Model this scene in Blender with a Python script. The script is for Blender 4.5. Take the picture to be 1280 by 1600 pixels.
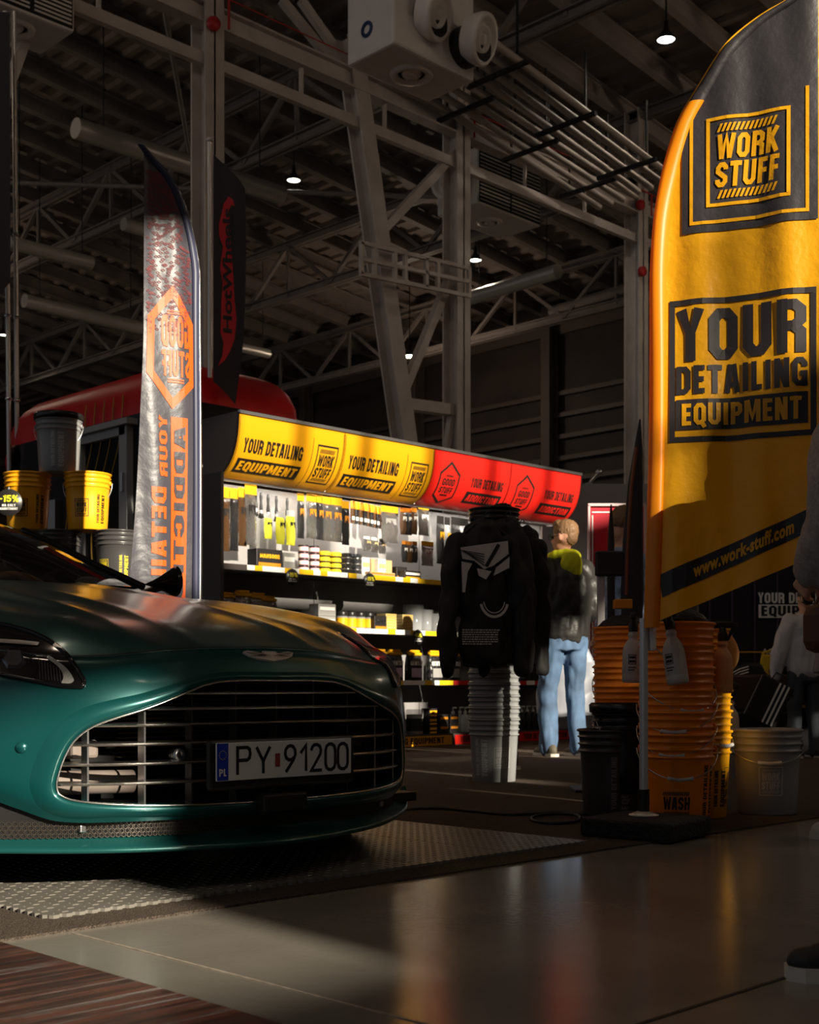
import bpy, bmesh, math, random
import numpy as np
from mathutils import Vector, Matrix
from mathutils.bvhtree import BVHTree
random.seed(7); rng = np.random.RandomState(5)
for o in list(bpy.data.objects): bpy.data.objects.remove(o)
SC = bpy.context.scene; COL = SC.collection
PI = math.pi; R2 = math.sqrt(.5)

# ------------------------------------------------------------------ camera
EYE = .56; FPX = 2034.; HX, HY = 640., 1068.          # eye height, focal length in px, principal point (vertical shift)
cd = bpy.data.cameras.new('camera'); cam = bpy.data.objects.new('camera', cd); COL.objects.link(cam)
cam.location = (0, 0, EYE); cam.rotation_euler = (PI/2, 0, -PI/4)
cd.sensor_fit = 'AUTO'; cd.sensor_width = 36.; cd.lens = FPX/1600*36; cd.shift_y = (HY-800)/1600
cd.clip_start = .05; cd.clip_end = 300
cd.dof.use_dof = True; cd.dof.focus_distance = 4.1; cd.dof.aperture_fstop = 8.0
SC.camera = cam
SC.view_settings.view_transform = 'Standard'; SC.view_settings.look = 'None'
SC.view_settings.exposure = 0.0; SC.view_settings.gamma = 1.0; SC.view_settings.use_curve_mapping = False

# ------------------------------------------------------------------ world, sun
wd = bpy.data.worlds.new('world'); SC.world = wd; wd.use_nodes = True
bg = wd.node_tree.nodes['Background']; bg.inputs[0].default_value = (.80, .88, 1, 1); bg.inputs[1].default_value = .20
SUN_EL = 20.
sd = bpy.data.lights.new('sun', 'SUN'); sun = bpy.data.objects.new('sun', sd); COL.objects.link(sun)
sd.energy = 9.5; sd.color = (1, .90, .72); sd.angle = math.radians(.55)
sdir = Vector((.1, 1, -math.tan(math.radians(SUN_EL))))
sun.rotation_euler = sdir.to_track_quat('-Z', 'Y').to_euler(); sun.location = (0, -20, 15)

# ------------------------------------------------------------------ pixel -> place helpers
def c2w(xc, yc, z=0.): return Vector(((xc+yc)*R2, (yc-xc)*R2, z))
def ray(px, py): return c2w((px-HX)/FPX, 1., -(py-HY)/FPX)
ORG = Vector((0, 0, EYE))
def hit(px, py, ax, val):
    d = ray(px, py); t = (val-ORG[ax])/d[ax]; return ORG+d*t
def G(px, py): return hit(px, py, 2, 0.)
def onX(px, py, x): return hit(px, py, 0, x)
def onY(px, py, y): return hit(px, py, 1, y)
def onZ(px, py, z): return hit(px, py, 2, z)
def depth(px, py, d): return ORG+ray(px, py)*d
def dist(py): return EYE*FPX/(py-HY)                  # depth of a ground point seen at row py

# ------------------------------------------------------------------ materials
MATS = {}
def mat(name, col=(.5,.5,.5), rough=.5, metal=0., spec=.5, emit=None, es=0., coat=0., coat_r=.05, trans=0., alpha=1., sheen=0.,
        noise=None, bump=None, ior=1.45, sss=0.):
    """noise=(scale, strength) mottles the colour; bump=(scale, strength)."""
    if name in MATS: return MATS[name]
    m = bpy.data.materials.new(name); m.use_nodes = True; nt = m.node_tree; p = nt.nodes['Principled BSDF']
    I = p.inputs
    I['Base Color'].default_value = (*col, 1); I['Roughness'].default_value = rough; I['Metallic'].default_value = metal
    I['Specular IOR Level'].default_value = spec; I['Coat Weight'].default_value = coat; I['Coat Roughness'].default_value = coat_r
    I['Transmission Weight'].default_value = trans; I['Alpha'].default_value = alpha; I['IOR'].default_value = ior
    I['Sheen Weight'].default_value = sheen
    if emit: I['Emission Color'].default_value = (*emit, 1); I['Emission Strength'].default_value = es
    if noise or bump:
        tc = nt.nodes.new('ShaderNodeTexCoord')
    if noise:
        n = nt.nodes.new('ShaderNodeTexNoise'); n.inputs['Scale'].default_value = noise[0]; n.inputs['Detail'].default_value = 5
        nt.links.new(tc.outputs['Object'], n.inputs['Vector'])
        r = nt.nodes.new('ShaderNodeValToRGB'); s = noise[1]
        r.color_ramp.elements[0].color = (*[c*(1-s) for c in col], 1); r.color_ramp.elements[1].color = (*[min(1, c*(1+s)) for c in col], 1)
        r.color_ramp.elements[0].position = .3; r.color_ramp.elements[1].position = .7
        nt.links.new(n.outputs['Fac'], r.inputs['Fac']); nt.links.new(r.outputs['Color'], I['Base Color'])
    if bump:
        n = nt.nodes.new('ShaderNodeTexNoise'); n.inputs['Scale'].default_value = bump[0]; n.inputs['Detail'].default_value = 4
        nt.links.new(tc.outputs['Object'], n.inputs['Vector'])
        b = nt.nodes.new('ShaderNodeBump'); b.inputs['Strength'].default_value = bump[1]; b.inputs['Distance'].default_value = .02
        nt.links.new(n.outputs['Fac'], b.inputs['Height']); nt.links.new(b.outputs['Normal'], I['Normal'])
    MATS[name] = m; return m
def cloth_mat(name, col, rough=.7, through=.35, bump=None):
    """thin cloth that lets part of the light through"""
    if name in MATS: return MATS[name]
    m = mat(name, col, rough, bump=bump); nt = m.node_tree; p = nt.nodes['Principled BSDF']; out = nt.nodes['Material Output']
    t = nt.nodes.new('ShaderNodeBsdfTranslucent'); t.inputs[0].default_value = (*col, 1)
    x = nt.nodes.new('ShaderNodeMixShader'); x.inputs[0].default_value = through
    nt.links.new(p.outputs[0], x.inputs[1]); nt.links.new(t.outputs[0], x.inputs[2]); nt.links.new(x.outputs[0], out.inputs[0])
    return m

# ------------------------------------------------------------------ mesh helpers
class MB:
    """collects shapes; build() links them as ONE mesh object"""
    def __init__(s): s.v = []; s.f = []; s.mi = []; s.sm = []; s.cur = 0
    def add(s, vs, fs, smooth=False):
        b = len(s.v); s.v += [tuple(v) for v in vs]; s.f += [tuple(i+b for i in f) for f in fs]
        s.mi += [s.cur]*len(fs); s.sm += [smooth]*len(fs); return s
    def box(s, c, d, rz=0., M=None):
        x, y, z = d[0]/2, d[1]/2, d[2]/2
        P = [(-x,-y,-z),(x,-y,-z),(x,y,-z),(-x,y,-z),(-x,-y,z),(x,-y,z),(x,y,z),(-x,y,z)]
        if M is None: M = Matrix.Rotation(rz, 3, 'Z')
        c = Vector(c)
        return s.add([M@Vector(p)+c for p in P], [(3,2,1,0),(4,5,6,7),(0,1,5,4),(1,2,6,5),(2,3,7,6),(3,0,4,7)])
    def rbox(s, c, d, b=.01, rz=0., M=None, seg=2):
        bm = bmesh.new(); bmesh.ops.create_cube(bm, size=1.)
        for v in bm.verts: v.co = Vector((v.co.x*d[0], v.co.y*d[1], v.co.z*d[2]))
        bmesh.ops.bevel(bm, geom=bm.edges[:], offset=min(b, min(d)*.45), segments=seg, profile=.5, affect='EDGES')
        if M is None: M = Matrix.Rotation(rz, 3, 'Z')
        bm.verts.index_update(); c = Vector(c)
        s.add([M@v.co+c for v in bm.verts], [[v.index for v in f.verts] for f in bm.faces]); bm.free(); return s
    def bar(s, a, b, w, h, up=(0,0,1)):
        a, b = Vector(a), Vector(b); d = (b-a); L = d.length; d.normalize(); u = Vector(up)
        if abs(d.dot(u)) > .99: u = Vector((1,0,0))
        x = d.cross(u).normalized(); z = x.cross(d)
        return s.box((a+b)/2, (w, L, h), M=Matrix((x, d, z)).transposed())
    def ibeam(s, a, b, w, h, t=.02, up=(0,0,1)):
        a, b = Vector(a), Vector(b); d = (b-a).normalized(); u = Vector(up)
        if abs(d.dot(u)) > .99: u = Vector((1,0,0))
        x = d.cross(u).normalized(); z = x.cross(d)
        s.bar(a, b, t, h, up); 
        for q in (-1, 1): s.bar(a+z*(q*(h/2-t/2)), b+z*(q*(h/2-t/2)), w, t, up)
        return s
    def tube(s, pts, r, n=8, caps=True, closed=False):
        pts = [Vector(p) for p in pts]; m = len(pts); rs = r if hasattr(r, '__len__') else [r]*m
        vs = []; prev = None
        for i, p in enumerate(pts):
            if closed: d = pts[(i+1)%m]-pts[i-1]
            else: d = pts[min(i+1, m-1)]-pts[max(i-1, 0)]
            if d.length < 1e-9: d = Vector((0,0,1))
            d.normalize()
            if prev is None:
                prev = d.orthogonal().normalized()
            prev = (prev-d*prev.dot(d))
            if prev.length < 1e-6: prev = d.orthogonal()
            prev.normalize(); q = d.cross(prev)
            for k in range(n):
                a = 2*PI*k/n; vs.append(p+(prev*math.cos(a)+q*math.sin(a))*rs[i])
        fs = []
        for i in range(m if closed else m-1):
            for k in range(n):
                a, b = i*n+k, i*n+(k+1)%n; j = ((i+1)%m)*n
                fs.append((a, b, j+(k+1)%n, j+k))
        s.add(vs, fs, True)
        if caps and not closed:
            s.add(vs[:n], [tuple(range(n))[::-1]]); s.add(vs[-n:], [tuple(range(n))])
        return s
    def cyl(s, a, b, r, r2=None, n=16): return s.tube([a, b], [r, r if r2 is None else r2], n)
    def lathe(s, prof, c=(0,0,0), n=24, M=None, smooth=True, a0=0., a1=2*PI):
        """prof: (radius, height) pairs"""
        full = abs(a1-a0-2*PI) < 1e-6; c = Vector(c); k = n if full else n+1
        vs = []
        for (r, h) in prof:
            for i in range(k):
                a = a0+(a1-a0)*i/n; p = Vector((r*math.cos(a), r*math.sin(a), h)); vs.append((M@p if M else p)+c)
        fs = []
        for j in range(len(prof)-1):
            for i in range(n):
                q = (i+1)%k; fs.append((j*k+i, j*k+q, (j+1)*k+q, (j+1)*k+i))
        return s.add(vs, fs, smooth)
    def grid(s, P, smooth=True, wrap=False):
        """P[i][j] points"""
        n, m = len(P), len(P[0]); vs = [p for row in P for p in row]; fs = []
        for i in range(n-1):
            for j in range(m if wrap else m-1):
                q = (j+1)%m; fs.append((i*m+j, i*m+q, (i+1)*m+q, (i+1)*m+j))
        return s.add(vs, fs, smooth)
    def prism(s, poly, z0, z1, fn=None):
        """poly 2-D, extruded z0..z1; fn(x, y, z) -> point"""
        n = len(poly); fn = fn or (lambda x, y, z: (x, y, z))
        vs = [fn(x, y, z0) for x, y in poly]+[fn(x, y, z1) for x, y in poly]
        return s.add(vs, [tuple(range(n))[::-1], tuple(range(n, 2*n))]+[(i, (i+1)%n, n+(i+1)%n, n+i) for i in range(n)])
    def ball(s, c, r, n=12, m=8, sc=(1,1,1), M=None):
        c = Vector(c); P = []
        for i in range(m+1):
            t = PI*i/m; row = []
            for j in range(n):
                a = 2*PI*j/n; p = Vector((r*sc[0]*math.sin(t)*math.cos(a), r*sc[1]*math.sin(t)*math.sin(a), -r*sc[2]*math.cos(t)))
                row.append((M@p if M else p)+c)
            P.append(row)
        return s.grid(P, True, True)
    def build(s, name, mats, parent=None, weld=False, kind=None):
        me = bpy.data.meshes.new(name); me.from_pydata([tuple(v) for v in s.v], [], s.f)
        if not isinstance(mats, (list, tuple)): mats = [mats]
        for m in mats: me.materials.append(m)
        me.polygons.foreach_set('material_index', s.mi); me.polygons.foreach_set('use_smooth', s.sm)
        bm = bmesh.new(); bm.from_mesh(me)
        if weld: bmesh.ops.remove_doubles(bm, verts=bm.verts[:], dist=1e-4)
        bmesh.ops.recalc_face_normals(bm, faces=bm.faces[:]) if weld != 'keep' else None
        bm.to_mesh(me); bm.free()
        o = bpy.data.objects.new(name, me); COL.objects.link(o)
        if parent: o.parent = parent
        if kind: o['kind'] = kind
        return o
def tag(o, label, cat, group=None, kind=None):
    o['label'] = label; o['category'] = cat
    if group: o['group'] = group
    if kind: o['kind'] = kind
    return o
def thing(name, label, cat, loc=(0,0,0), rz=0., group=None):
    o = bpy.data.objects.new(name, None); COL.objects.link(o); o.empty_display_size = .1
    o.location = loc; o.rotation_euler = (0, 0, rz); return tag(o, label, cat, group)
KIDS = {}
def copy_tree(o, parent=None):
    c = o.copy(); COL.objects.link(c)
    if parent: c.parent = parent
    for ch in o.children: copy_tree(ch, c)
    return c
def dup(src, loc, rz=0., label=None, group=None, cat=None, scale=None, rot=None):
    c = copy_tree(src); c.location = loc; c.rotation_euler = rot if rot else (0, 0, rz)
    if label: c['label'] = label
    if group: c['group'] = group
    if cat: c['category'] = cat
    if scale: c.scale = scale if hasattr(scale, '__len__') else (scale,)*3
    return c

# ------------------------------------------------------------------ lettering
def stroke(pts, h, closed=False):
    """polyline -> quads with mitred joints, half width h"""
    P = [np.array(p, float) for p in pts]; n = len(P); L = []; Rr = []
    for i in range(n):
        if closed: a, b, c = P[i-1], P[i], P[(i+1)%n]
        else: a, b, c = P[max(i-1, 0)], P[i], P[min(i+1, n-1)]
        d1 = b-a; d2 = c-b
        if np.hypot(*d1) < 1e-9: d1 = d2
        if np.hypot(*d2) < 1e-9: d2 = d1
        d1 = d1/np.hypot(*d1); d2 = d2/np.hypot(*d2)
        n1 = np.array([-d1[1], d1[0]]); n2 = np.array([-d2[1], d2[0]]); m = n1+n2
        if np.hypot(*m) < 1e-6: m = n1
        m = m/np.hypot(*m); k = h/max(m.dot(n1), .5); L.append(b+m*k); Rr.append(b-m*k)
    vs = L+Rr; fs = [(i, (i+1)%n, n+(i+1)%n, n+i) for i in range(n if closed else n-1)]
    return [tuple(v) for v in vs], fs
W = 5.3; xl, xr = 1.05, 4.25; cx = (xl+xr)/2
_O = [(xl,2.3),(2.0,1.05),(3.3,1.05),(xr,2.3),(xr,7.7),(3.3,8.95),(2.0,8.95),(xl,7.7)]
BLOCK = {   # heavy condensed capitals, strokes on a 5.3 x 10 cell: (width, [(points, closed)...])
 'A': (W, [([(.95,0),(2.1,10)],0),([(4.35,0),(3.2,10)],0),([(1.6,2.9),(3.7,2.9)],0),([(2.1,8.95),(3.2,8.95)],0)]),
 'B': (W, [([(xl,0),(xl,10)],0),([(xl,1.05),(3.3,1.05),(xr,2.1),(xr,4.2),(3.4,5.1),(xl,5.1)],0),([(3.4,5.1),(xr,6),(xr,8),(3.3,8.95),(xl,8.95)],0)]),
 'C': (W, [([(xr,3.6),(xr,2.3),(3.3,1.05),(2.0,1.05),(xl,2.3),(xl,7.7),(2.0,8.95),(3.3,8.95),(xr,7.7),(xr,6.4)],0)]),
 'D': (W, [([(xl,0),(xl,10)],0),([(xl,1.05),(3.2,1.05),(xr,2.3),(xr,7.7),(3.2,8.95),(xl,8.95)],0)]),
 'E': (4.3, [([(xl,0),(xl,10)],0),([(xl,1.0),(4.0,1.0)],0),([(xl,5.1),(3.7,5.1)],0),([(xl,9.0),(4.0,9.0)],0)]),
 'F': (4.1, [([(xl,0),(xl,10)],0),([(xl,4.9),(3.6,4.9)],0),([(xl,9.0),(3.9,9.0)],0)]),
 'G': (W, [([(xr,6.6),(xr,7.7),(3.3,8.95),(2.0,8.95),(xl,7.7),(xl,2.3),(2.0,1.05),(3.3,1.05),(xr,2.3),(xr,4.4),(2.8,4.4)],0),([(xr,0),(xr,4.4)],0)]),
 'H': (W, [([(xl,0),(xl,10)],0),([(xr,0),(xr,10)],0),([(xl,5),(xr,5)],0)]),
 'I': (2.5, [([(1.25,0),(1.25,10)],0)]),
 'K': (W, [([(xl,0),(xl,10)],0),([(1.5,4.6),(4.3,10)],0),([(2.1,5.6),(4.4,0)],0)]),
 'L': (3.9, [([(xl,0),(xl,10)],0),([(xl,1.0),(3.7,1.0)],0)]),
 'M': (6.9, [([(xl,0),(xl,10)],0),([(5.85,0),(5.85,10)],0),([(1.4,10),(3.45,2.2),(5.5,10)],0)]),
 'N': (W, [([(xl,0),(xl,10)],0),([(xr,0),(xr,10)],0),([(1.25,9.6),(4.05,.4)],0)]),
 'O': (W, [(_O,1)]),
 'P': (5.0, [([(xl,0),(xl,10)],0),([(xl,4.6),(3.0,4.6),(4.0,5.6),(4.0,8.0),(3.0,8.95),(xl,8.95)],0)]),
 'Q': (W, [(_O,1),([(2.9,2.2),(4.7,-1.0)],0)]),
 'R': (W, [([(xl,0),(xl,10)],0),([(xl,5.0),(3.2,5.0),(xr,6.0),(xr,8.0),(3.2,8.95),(xl,8.95)],0),([(3.1,5.0),(xr,3.9),(xr,0)],0)]),
 'S': (W, [([(xl,3.2),(xl,2.2),(2.0,1.05),(3.3,1.05),(xr,2.2),(xr,3.7),(xl,6.3),(xl,7.8),(2.0,8.95),(3.3,8.95),(xr,7.8),(xr,6.9)],0)]),
 'T': (4.9, [([(2.45,0),(2.45,10)],0),([(.1,9.0),(4.8,9.0)],0)]),
 'U': (W, [([(xl,10),(xl,2.3),(2.0,1.05),(3.3,1.05),(xr,2.3),(xr,10)],0)]),
 'V': (5.1, [([(.9,10),(2.55,0),(4.2,10)],0)]),
 'W': (7.6, [([(.9,10),(2.2,.2)],0),([(2.2,.2),(3.8,9.0),(5.4,.2)],0),([(5.4,.2),(6.7,10)],0)]),
 'Y': (5.0, [([(.9,10),(2.5,4.6),(4.1,10)],0),([(2.5,5.2),(2.5,0)],0)]),
 'Z': (4.6, [([(.4,9),(3.6,9),(1.0,1),(4.3,1)],0)]),
 'X': (5.1, [([(.9,10),(4.2,0)],0),([(4.2,10),(.9,0)],0)]),
 '0': (W, [(_O,1)]), '1': (3.2, [([(2.1,0),(2.1,10)],0),([(.2,7.6),(2.1,9.0)],0)]),
 '2': (W, [([(xl,6.9),(xl,7.8),(2.0,8.95),(3.3,8.95),(xr,7.8),(xr,6.0),(1.2,1.0),(4.9,1.0)],0)]),
 '5': (W, [([(4.6,9.0),(xl,9.0),(xl,5.6),(3.2,5.6),(xr,4.6),(xr,2.2),(3.3,1.05),(2.0,1.05),(xl,2.2),(xl,3.0)],0)]),
 '9': (W, [([(xl,2.6),(2.0,1.05),(3.3,1.05),(xr,2.3),(xr,7.7),(3.3,8.95),(2.0,8.95),(xl,7.7),(xl,5.6),(2.0,4.6),(xr,4.6)],0)]),
 '%': (7.6, [([(.6,6.2),(1.2,5.2),(2.0,5.2),(2.6,6.2),(2.6,8.6),(2.0,9.6),(1.2,9.6),(.6,8.6)],1),([(5.0,1.4),(5.6,.4),(6.4,.4),(7.0,1.4),(7.0,3.8),(6.4,4.8),(5.6,4.8),(5.0,3.8)],1),([(2.2,0),(5.4,10)],0)]),
 '-': (3.4, [([(.3,4.6),(3.1,4.6)],0)]), '.': (2.1, [([(xl,0),(xl,2)],0)]), ' ': (2.4, []),
}
class Flat:
    """2-D figures (faces in a plane) laid later on any surface by a mapping"""
    def __init__(s): s.v = []; s.f = []; s.mi = []; s.cur = 0
    def add(s, vs, fs):
        b = len(s.v); s.v += [tuple(v[:2]) for v in vs]; s.f += [tuple(i+b for i in f) for f in fs]; s.mi += [s.cur]*len(fs); return s
    def rect(s, x0, y0, x1, y1): return s.add([(x0,y0),(x1,y0),(x1,y1),(x0,y1)], [(0,1,2,3)])
    def frame(s, x0, y0, x1, y1, t):
        s.rect(x0, y0, x1, y0+t); s.rect(x0, y1-t, x1, y1); s.rect(x0, y0+t, x0+t, y1-t); return s.rect(x1-t, y0+t, x1, y1-t)
    def poly(s, P): return s.add(P, [tuple(range(len(P)))])
    def line(s, P, h, closed=False): vs, fs = stroke(P, h, closed); return s.add(vs, fs)
    def block(s, txt, x, y, w, h, italic=0., gap=.62, hw=None):
        """heavy capitals fitted into the box x..x+w, y..y+h"""
        tot = sum(BLOCK[c][0] for c in txt)+gap*(len(txt)-1); kx, ky = w/tot, h/10.; cx0 = 0.
        for ch in txt:
            wd_, st = BLOCK[ch]
            for pts, cl in st:
                hh = .62 if ch == '%' else (hw or .92)
                vs, fs = stroke(pts, hh, bool(cl))
                s.add([(x+(cx0+a)*kx+italic*b*ky, y+b*ky) for a, b in vs], fs)
            cx0 += wd_+gap
        return s
    def hatch(s, x0, y0, x1, y1, n, italic=.5):
        p = (x1-x0)/n; k = (y1-y0)*italic
        for i in range(n):
            a = x0+p*i; s.add([(a,y0),(a+p*.58,y0),(a+p*.58+k*.8,y1),(a+k*.8,y1)], [(0,1,2,3)])
        return s
    def text(s, txt, x, y, w, h, off=.0, spacing=1.):
        vs, fs = font_mesh(txt, off, spacing); xs = [v[0] for v in vs]; ys = [v[1] for v in vs]
        x0, x1 = min(xs), max(xs); y0, y1 = min(ys), max(ys)
        k = w/(x1-x0); q = (h/(y1-y0)) if h else k
        return s.add([(x+(a-x0)*k, y+(b-y0)*q) for a, b in vs], fs)
    def xf(s, fn): s.v = [tuple(fn(*v)) for v in s.v]; return s
    def lay(s, name, mats, fn, parent=None, step=None, thick=0.):
        """cut finely (step) and lay on a surface fn(x, y) -> point"""
        bm = bmesh.new(); vv = [bm.verts.new((x, y, 0)) for x, y in s.v]
        for f, mi in zip(s.f, s.mi):
            try: q = bm.faces.new([vv[i] for i in f]); q.material_index = mi
            except ValueError: pass
        if step:
            for ax in (0, 1):
                st = step[ax]
                if not st: continue
                lo = min(v[ax] for v in s.v); hi = max(v[ax] for v in s.v); k = math.ceil((hi-lo)/st)
                for i in range(1, k):
                    co = [0, 0, 0]; no = [0, 0, 0]; co[ax] = lo+(hi-lo)*i/k; no[ax] = 1
                    bmesh.ops.bisect_plane(bm, geom=bm.verts[:]+bm.edges[:]+bm.faces[:], plane_co=co, plane_no=no)
        for v in bm.verts: v.co = Vector(fn(v.co.x, v.co.y))
        me = bpy.data.meshes.new(name); bm.to_mesh(me); bm.free()
        for m in (mats if isinstance(mats, (list, tuple)) else [mats]): me.materials.append(m)
        o = bpy.data.objects.new(name, me); COL.objects.link(o)
        if parent: o.parent = parent
        return o
_FC = {}
def font_mesh(txt, off=0., spacing=1.):
    k = (txt, off, spacing)
    if k in _FC: return _FC[k]
    c = bpy.data.curves.new('lettering', 'FONT'); c.body = txt; c.size = 1; c.offset = off; c.resolution_u = 3; c.space_character = spacing
    o = bpy.data.objects.new('lettering', c); COL.objects.link(o)
    me = o.to_mesh(); r = ([(v.co.x, v.co.y) for v in me.vertices], [tuple(p.vertices) for p in me.polygons])
    o.to_mesh_clear(); bpy.data.objects.remove(o); bpy.data.curves.remove(c); _FC[k] = r; return r
def work_stuff(fl, x, y, s, frame=True):
    """square WORK STUFF mark, side s (height 1.22 s)"""
    H_ = s*1.22
    if frame: fl.frame(x, y, x+s, y+H_, s*.045)
    fl.hatch(x+s*.13, y+H_*.085, x+s*.83, y+H_*.175, 13); fl.hatch(x+s*.13, y+H_*.825, x+s*.83, y+H_*.915, 13)
    fl.block('WORK', x+s*.12, y+H_*.515, s*.74, H_*.28, .06); fl.block('STUFF', x+s*.10, y+H_*.205, s*.76, H_*.28, .06); return fl
def good_stuff(fl, x, y, s):
    """hexagon GOOD STUFF mark centred at x, y, half height s"""
    a = s*.78
    fl.line([(x, y+s), (x+a, y+s*.55), (x+a, y-s*.55), (x, y-s), (x-a, y-s*.55), (x-a, y+s*.55)], s*.055, True)
    fl.block('GOOD', x-a*.66, y+s*.03, a*1.32, s*.33, .05); fl.block('STUFF', x-a*.70, y-s*.37, a*1.36, s*.33, .05)
    for q in (.50, .45, -.46, -.51): fl.rect(x-a*.38, y+s*q-s*.015, x+a*.38, y+s*q+s*.015)
    return fl
# ================================================================== large structure
def roof_z(x): return 12.5-.10*(x-16)
M_steel = mat('painted_steel', (.58,.52,.48), .5, noise=(3,.12))
M_steel_d = mat('brown_steel', (.20,.17,.155), .6, noise=(3,.15))
M_roof = mat('roof_sheet', (.23,.185,.16), .65, noise=(1.2,.2))
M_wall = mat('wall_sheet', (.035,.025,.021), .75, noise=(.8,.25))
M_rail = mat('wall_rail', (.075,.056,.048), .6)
M_galv = mat('galvanised', (.62,.59,.55), .34, metal=.45)
M_red = mat('sprinkler_red', (.55,.03,.03), .4)
M_pipe = mat('pipe_beige', (.50,.43,.38), .5)
M_white = mat('heater_white', (.80,.76,.72), .4, noise=(4,.05))
M_black = mat('matt_black', (.012,.011,.011), .55)
M_blk_gloss = mat('gloss_black', (.008,.008,.009), .12)
M_chrome = mat('chrome', (.75,.75,.76), .18, metal=1.)
M_alu = mat('aluminium', (.62,.62,.64), .3, metal=1.)

def floor_material():
    m = mat('concrete', (.10,.09,.08), .2); nt = m.node_tree; p = nt.nodes['Principled BSDF']; L = nt.links
    tc = nt.nodes.new('ShaderNodeTexCoord')
    n1 = nt.nodes.new('ShaderNodeTexNoise'); n1.inputs['Scale'].default_value = .9; n1.inputs['Detail'].default_value = 9; n1.inputs['Roughness'].default_value = .62
    n2 = nt.nodes.new('ShaderNodeTexNoise'); n2.inputs['Scale'].default_value = 46; n2.inputs['Detail'].default_value = 3
    for n in (n1, n2): L.new(tc.outputs['Object'], n.inputs['Vector'])
    r = nt.nodes.new('ShaderNodeValToRGB'); r.color_ramp.elements[0].position = .28; r.color_ramp.elements[1].position = .75
    r.color_ramp.elements[0].color = (.16,.145,.122,1); r.color_ramp.elements[1].color = (.28,.252,.216,1)
    L.new(n1.outputs['Fac'], r.inputs['Fac']); L.new(r.outputs['Color'], p.inputs['Base Color'])
    mr = nt.nodes.new('ShaderNodeMapRange'); mr.inputs['To Min'].default_value = .13; mr.inputs['To Max'].default_value = .24
    L.new(n1.outputs['Fac'], mr.inputs['Value']); L.new(mr.outputs['Result'], p.inputs['Roughness'])
    b = nt.nodes.new('ShaderNodeBump'); b.inputs['Strength'].default_value = .10; b.inputs['Distance'].default_value = .004
    L.new(n2.outputs['Fac'], b.inputs['Height']); L.new(b.outputs['Normal'], p.inputs['Normal'])
    p.inputs['Specular IOR Level'].default_value = .9
    return m
b = MB(); b.box((12, 15, -.05), (70, 66, .1)); b.build('floor', floor_material(), kind='structure')
# joints sawn in the slab
M_dirt = mat('joint_filler', (.30,.25,.20), .8, noise=(40,.3)); M_crack = mat('joint_dark', (.03,.025,.02), .9)
b = MB(); b.box((1.53, .1, .0005), (.006, 5.0, .002)); b.build('trim_1', M_dirt, kind='structure')
b = MB(); b.box((12, 1.245, .0005), (22, .009, .002)); b.build('trim_2', M_crack, kind='structure')

# carpet laid from y=2.62 back
def carpet_material():
    m = mat('carpet_pile', (.13,.100,.080), .95, spec=.1, noise=(220,.55), bump=(260,1.)); return m
b = MB(); b.box((5.5, 7.31, .003), (18, 9.38, .006)); o = b.build('carpet', carpet_material())
tag(o, 'dark brown exhibition carpet laid on the concrete under car and stand', 'carpet')
# streaked vinyl mat, lower left corner
def vinyl_material():
    m = mat('vinyl_streaks', (.2,.1,.08), .35); nt = m.node_tree; p = nt.nodes['Principled BSDF']; L = nt.links
    tc = nt.nodes.new('ShaderNodeTexCoord'); mp = nt.nodes.new('ShaderNodeMapping'); mp.inputs['Scale'].default_value = (.55, 15, 1)
    L.new(tc.outputs['Object'], mp.inputs['Vector'])
    n = nt.nodes.new('ShaderNodeTexNoise'); n.inputs['Scale'].default_value = 2.2; n.inputs['Detail'].default_value = 6; n.inputs['Roughness'].default_value = .7
    L.new(mp.outputs['Vector'], n.inputs['Vector'])
    r = nt.nodes.new('ShaderNodeValToRGB'); e = r.color_ramp.elements
    e[0].position = .36; e[0].color = (.012,.008,.008,1); e[1].position = .66; e[1].color = (.27,.23,.22,1)
    for pos, c in ((.43,(.085,.024,.015,1)), (.47,(.02,.010,.008,1)), (.52,(.075,.040,.030,1)), (.56,(.16,.045,.026,1)), (.59,(.04,.022,.018,1))):
        q = e.new(pos); q.color = c
    L.new(n.outputs['Fac'], r.inputs['Fac']); L.new(r.outputs['Color'], p.inputs['Base Color']); return m
b = MB(); b.box((-1.32, .56, .004), (5.34, 4.1, .008)); o = b.build('vinyl_mat', vinyl_material())
tag(o, 'red brown streaked wood-look vinyl mat on the concrete before the car', 'mat')

# diamond-plate tile runner under the car
def tile_mesh(s=.415, t=.012):
    m = MB(); n = 12; p = s/n; h = .010; P = []
    def edge(a, d, nn):
        for k in range(n):
            for (f, o_) in ((.0,0),(.18,1),(.62,1),(.80,0)):
                q = k*p+f*p; P.append((a[0]+d[0]*q+nn[0]*h*o_, a[1]+d[1]*q+nn[1]*h*o_))
    edge((0,0),(1,0),(0,-1)); edge((s,0),(0,1),(-1,0)); edge((s,s),(-1,0),(0,-1)); edge((0,s),(0,-1),(-1,0))
    m.prism(P, 0, t*.7)
    k = 12; q = s/k
    for i in range(k):
        for j in range(k):
            c = ((i+.5)*q, (j+.5)*q, t*.7); d = (.021, .0055) if (i+j)%2 else (.0055, .021)
            x, y = d[0]/2, d[1]/2
            m.add([(c[0]-x,c[1]-y,c[2]),(c[0]+x,c[1]-y,c[2]),(c[0]+x,c[1]+y,c[2]),(c[0]-x,c[1]+y,c[2]),
                   (c[0]-x*.6,c[1]-y*.6,c[2]+.0016),(c[0]+x*.6,c[1]-y*.6,c[2]+.0016),(c[0]+x*.6,c[1]+y*.6,c[2]+.0016),(c[0]-x*.6,c[1]+y*.6,c[2]+.0016)],
                  [(4,5,6,7),(0,1,5,4),(1,2,6,5),(2,3,7,6),(3,0,4,7)])
    return m
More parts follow.
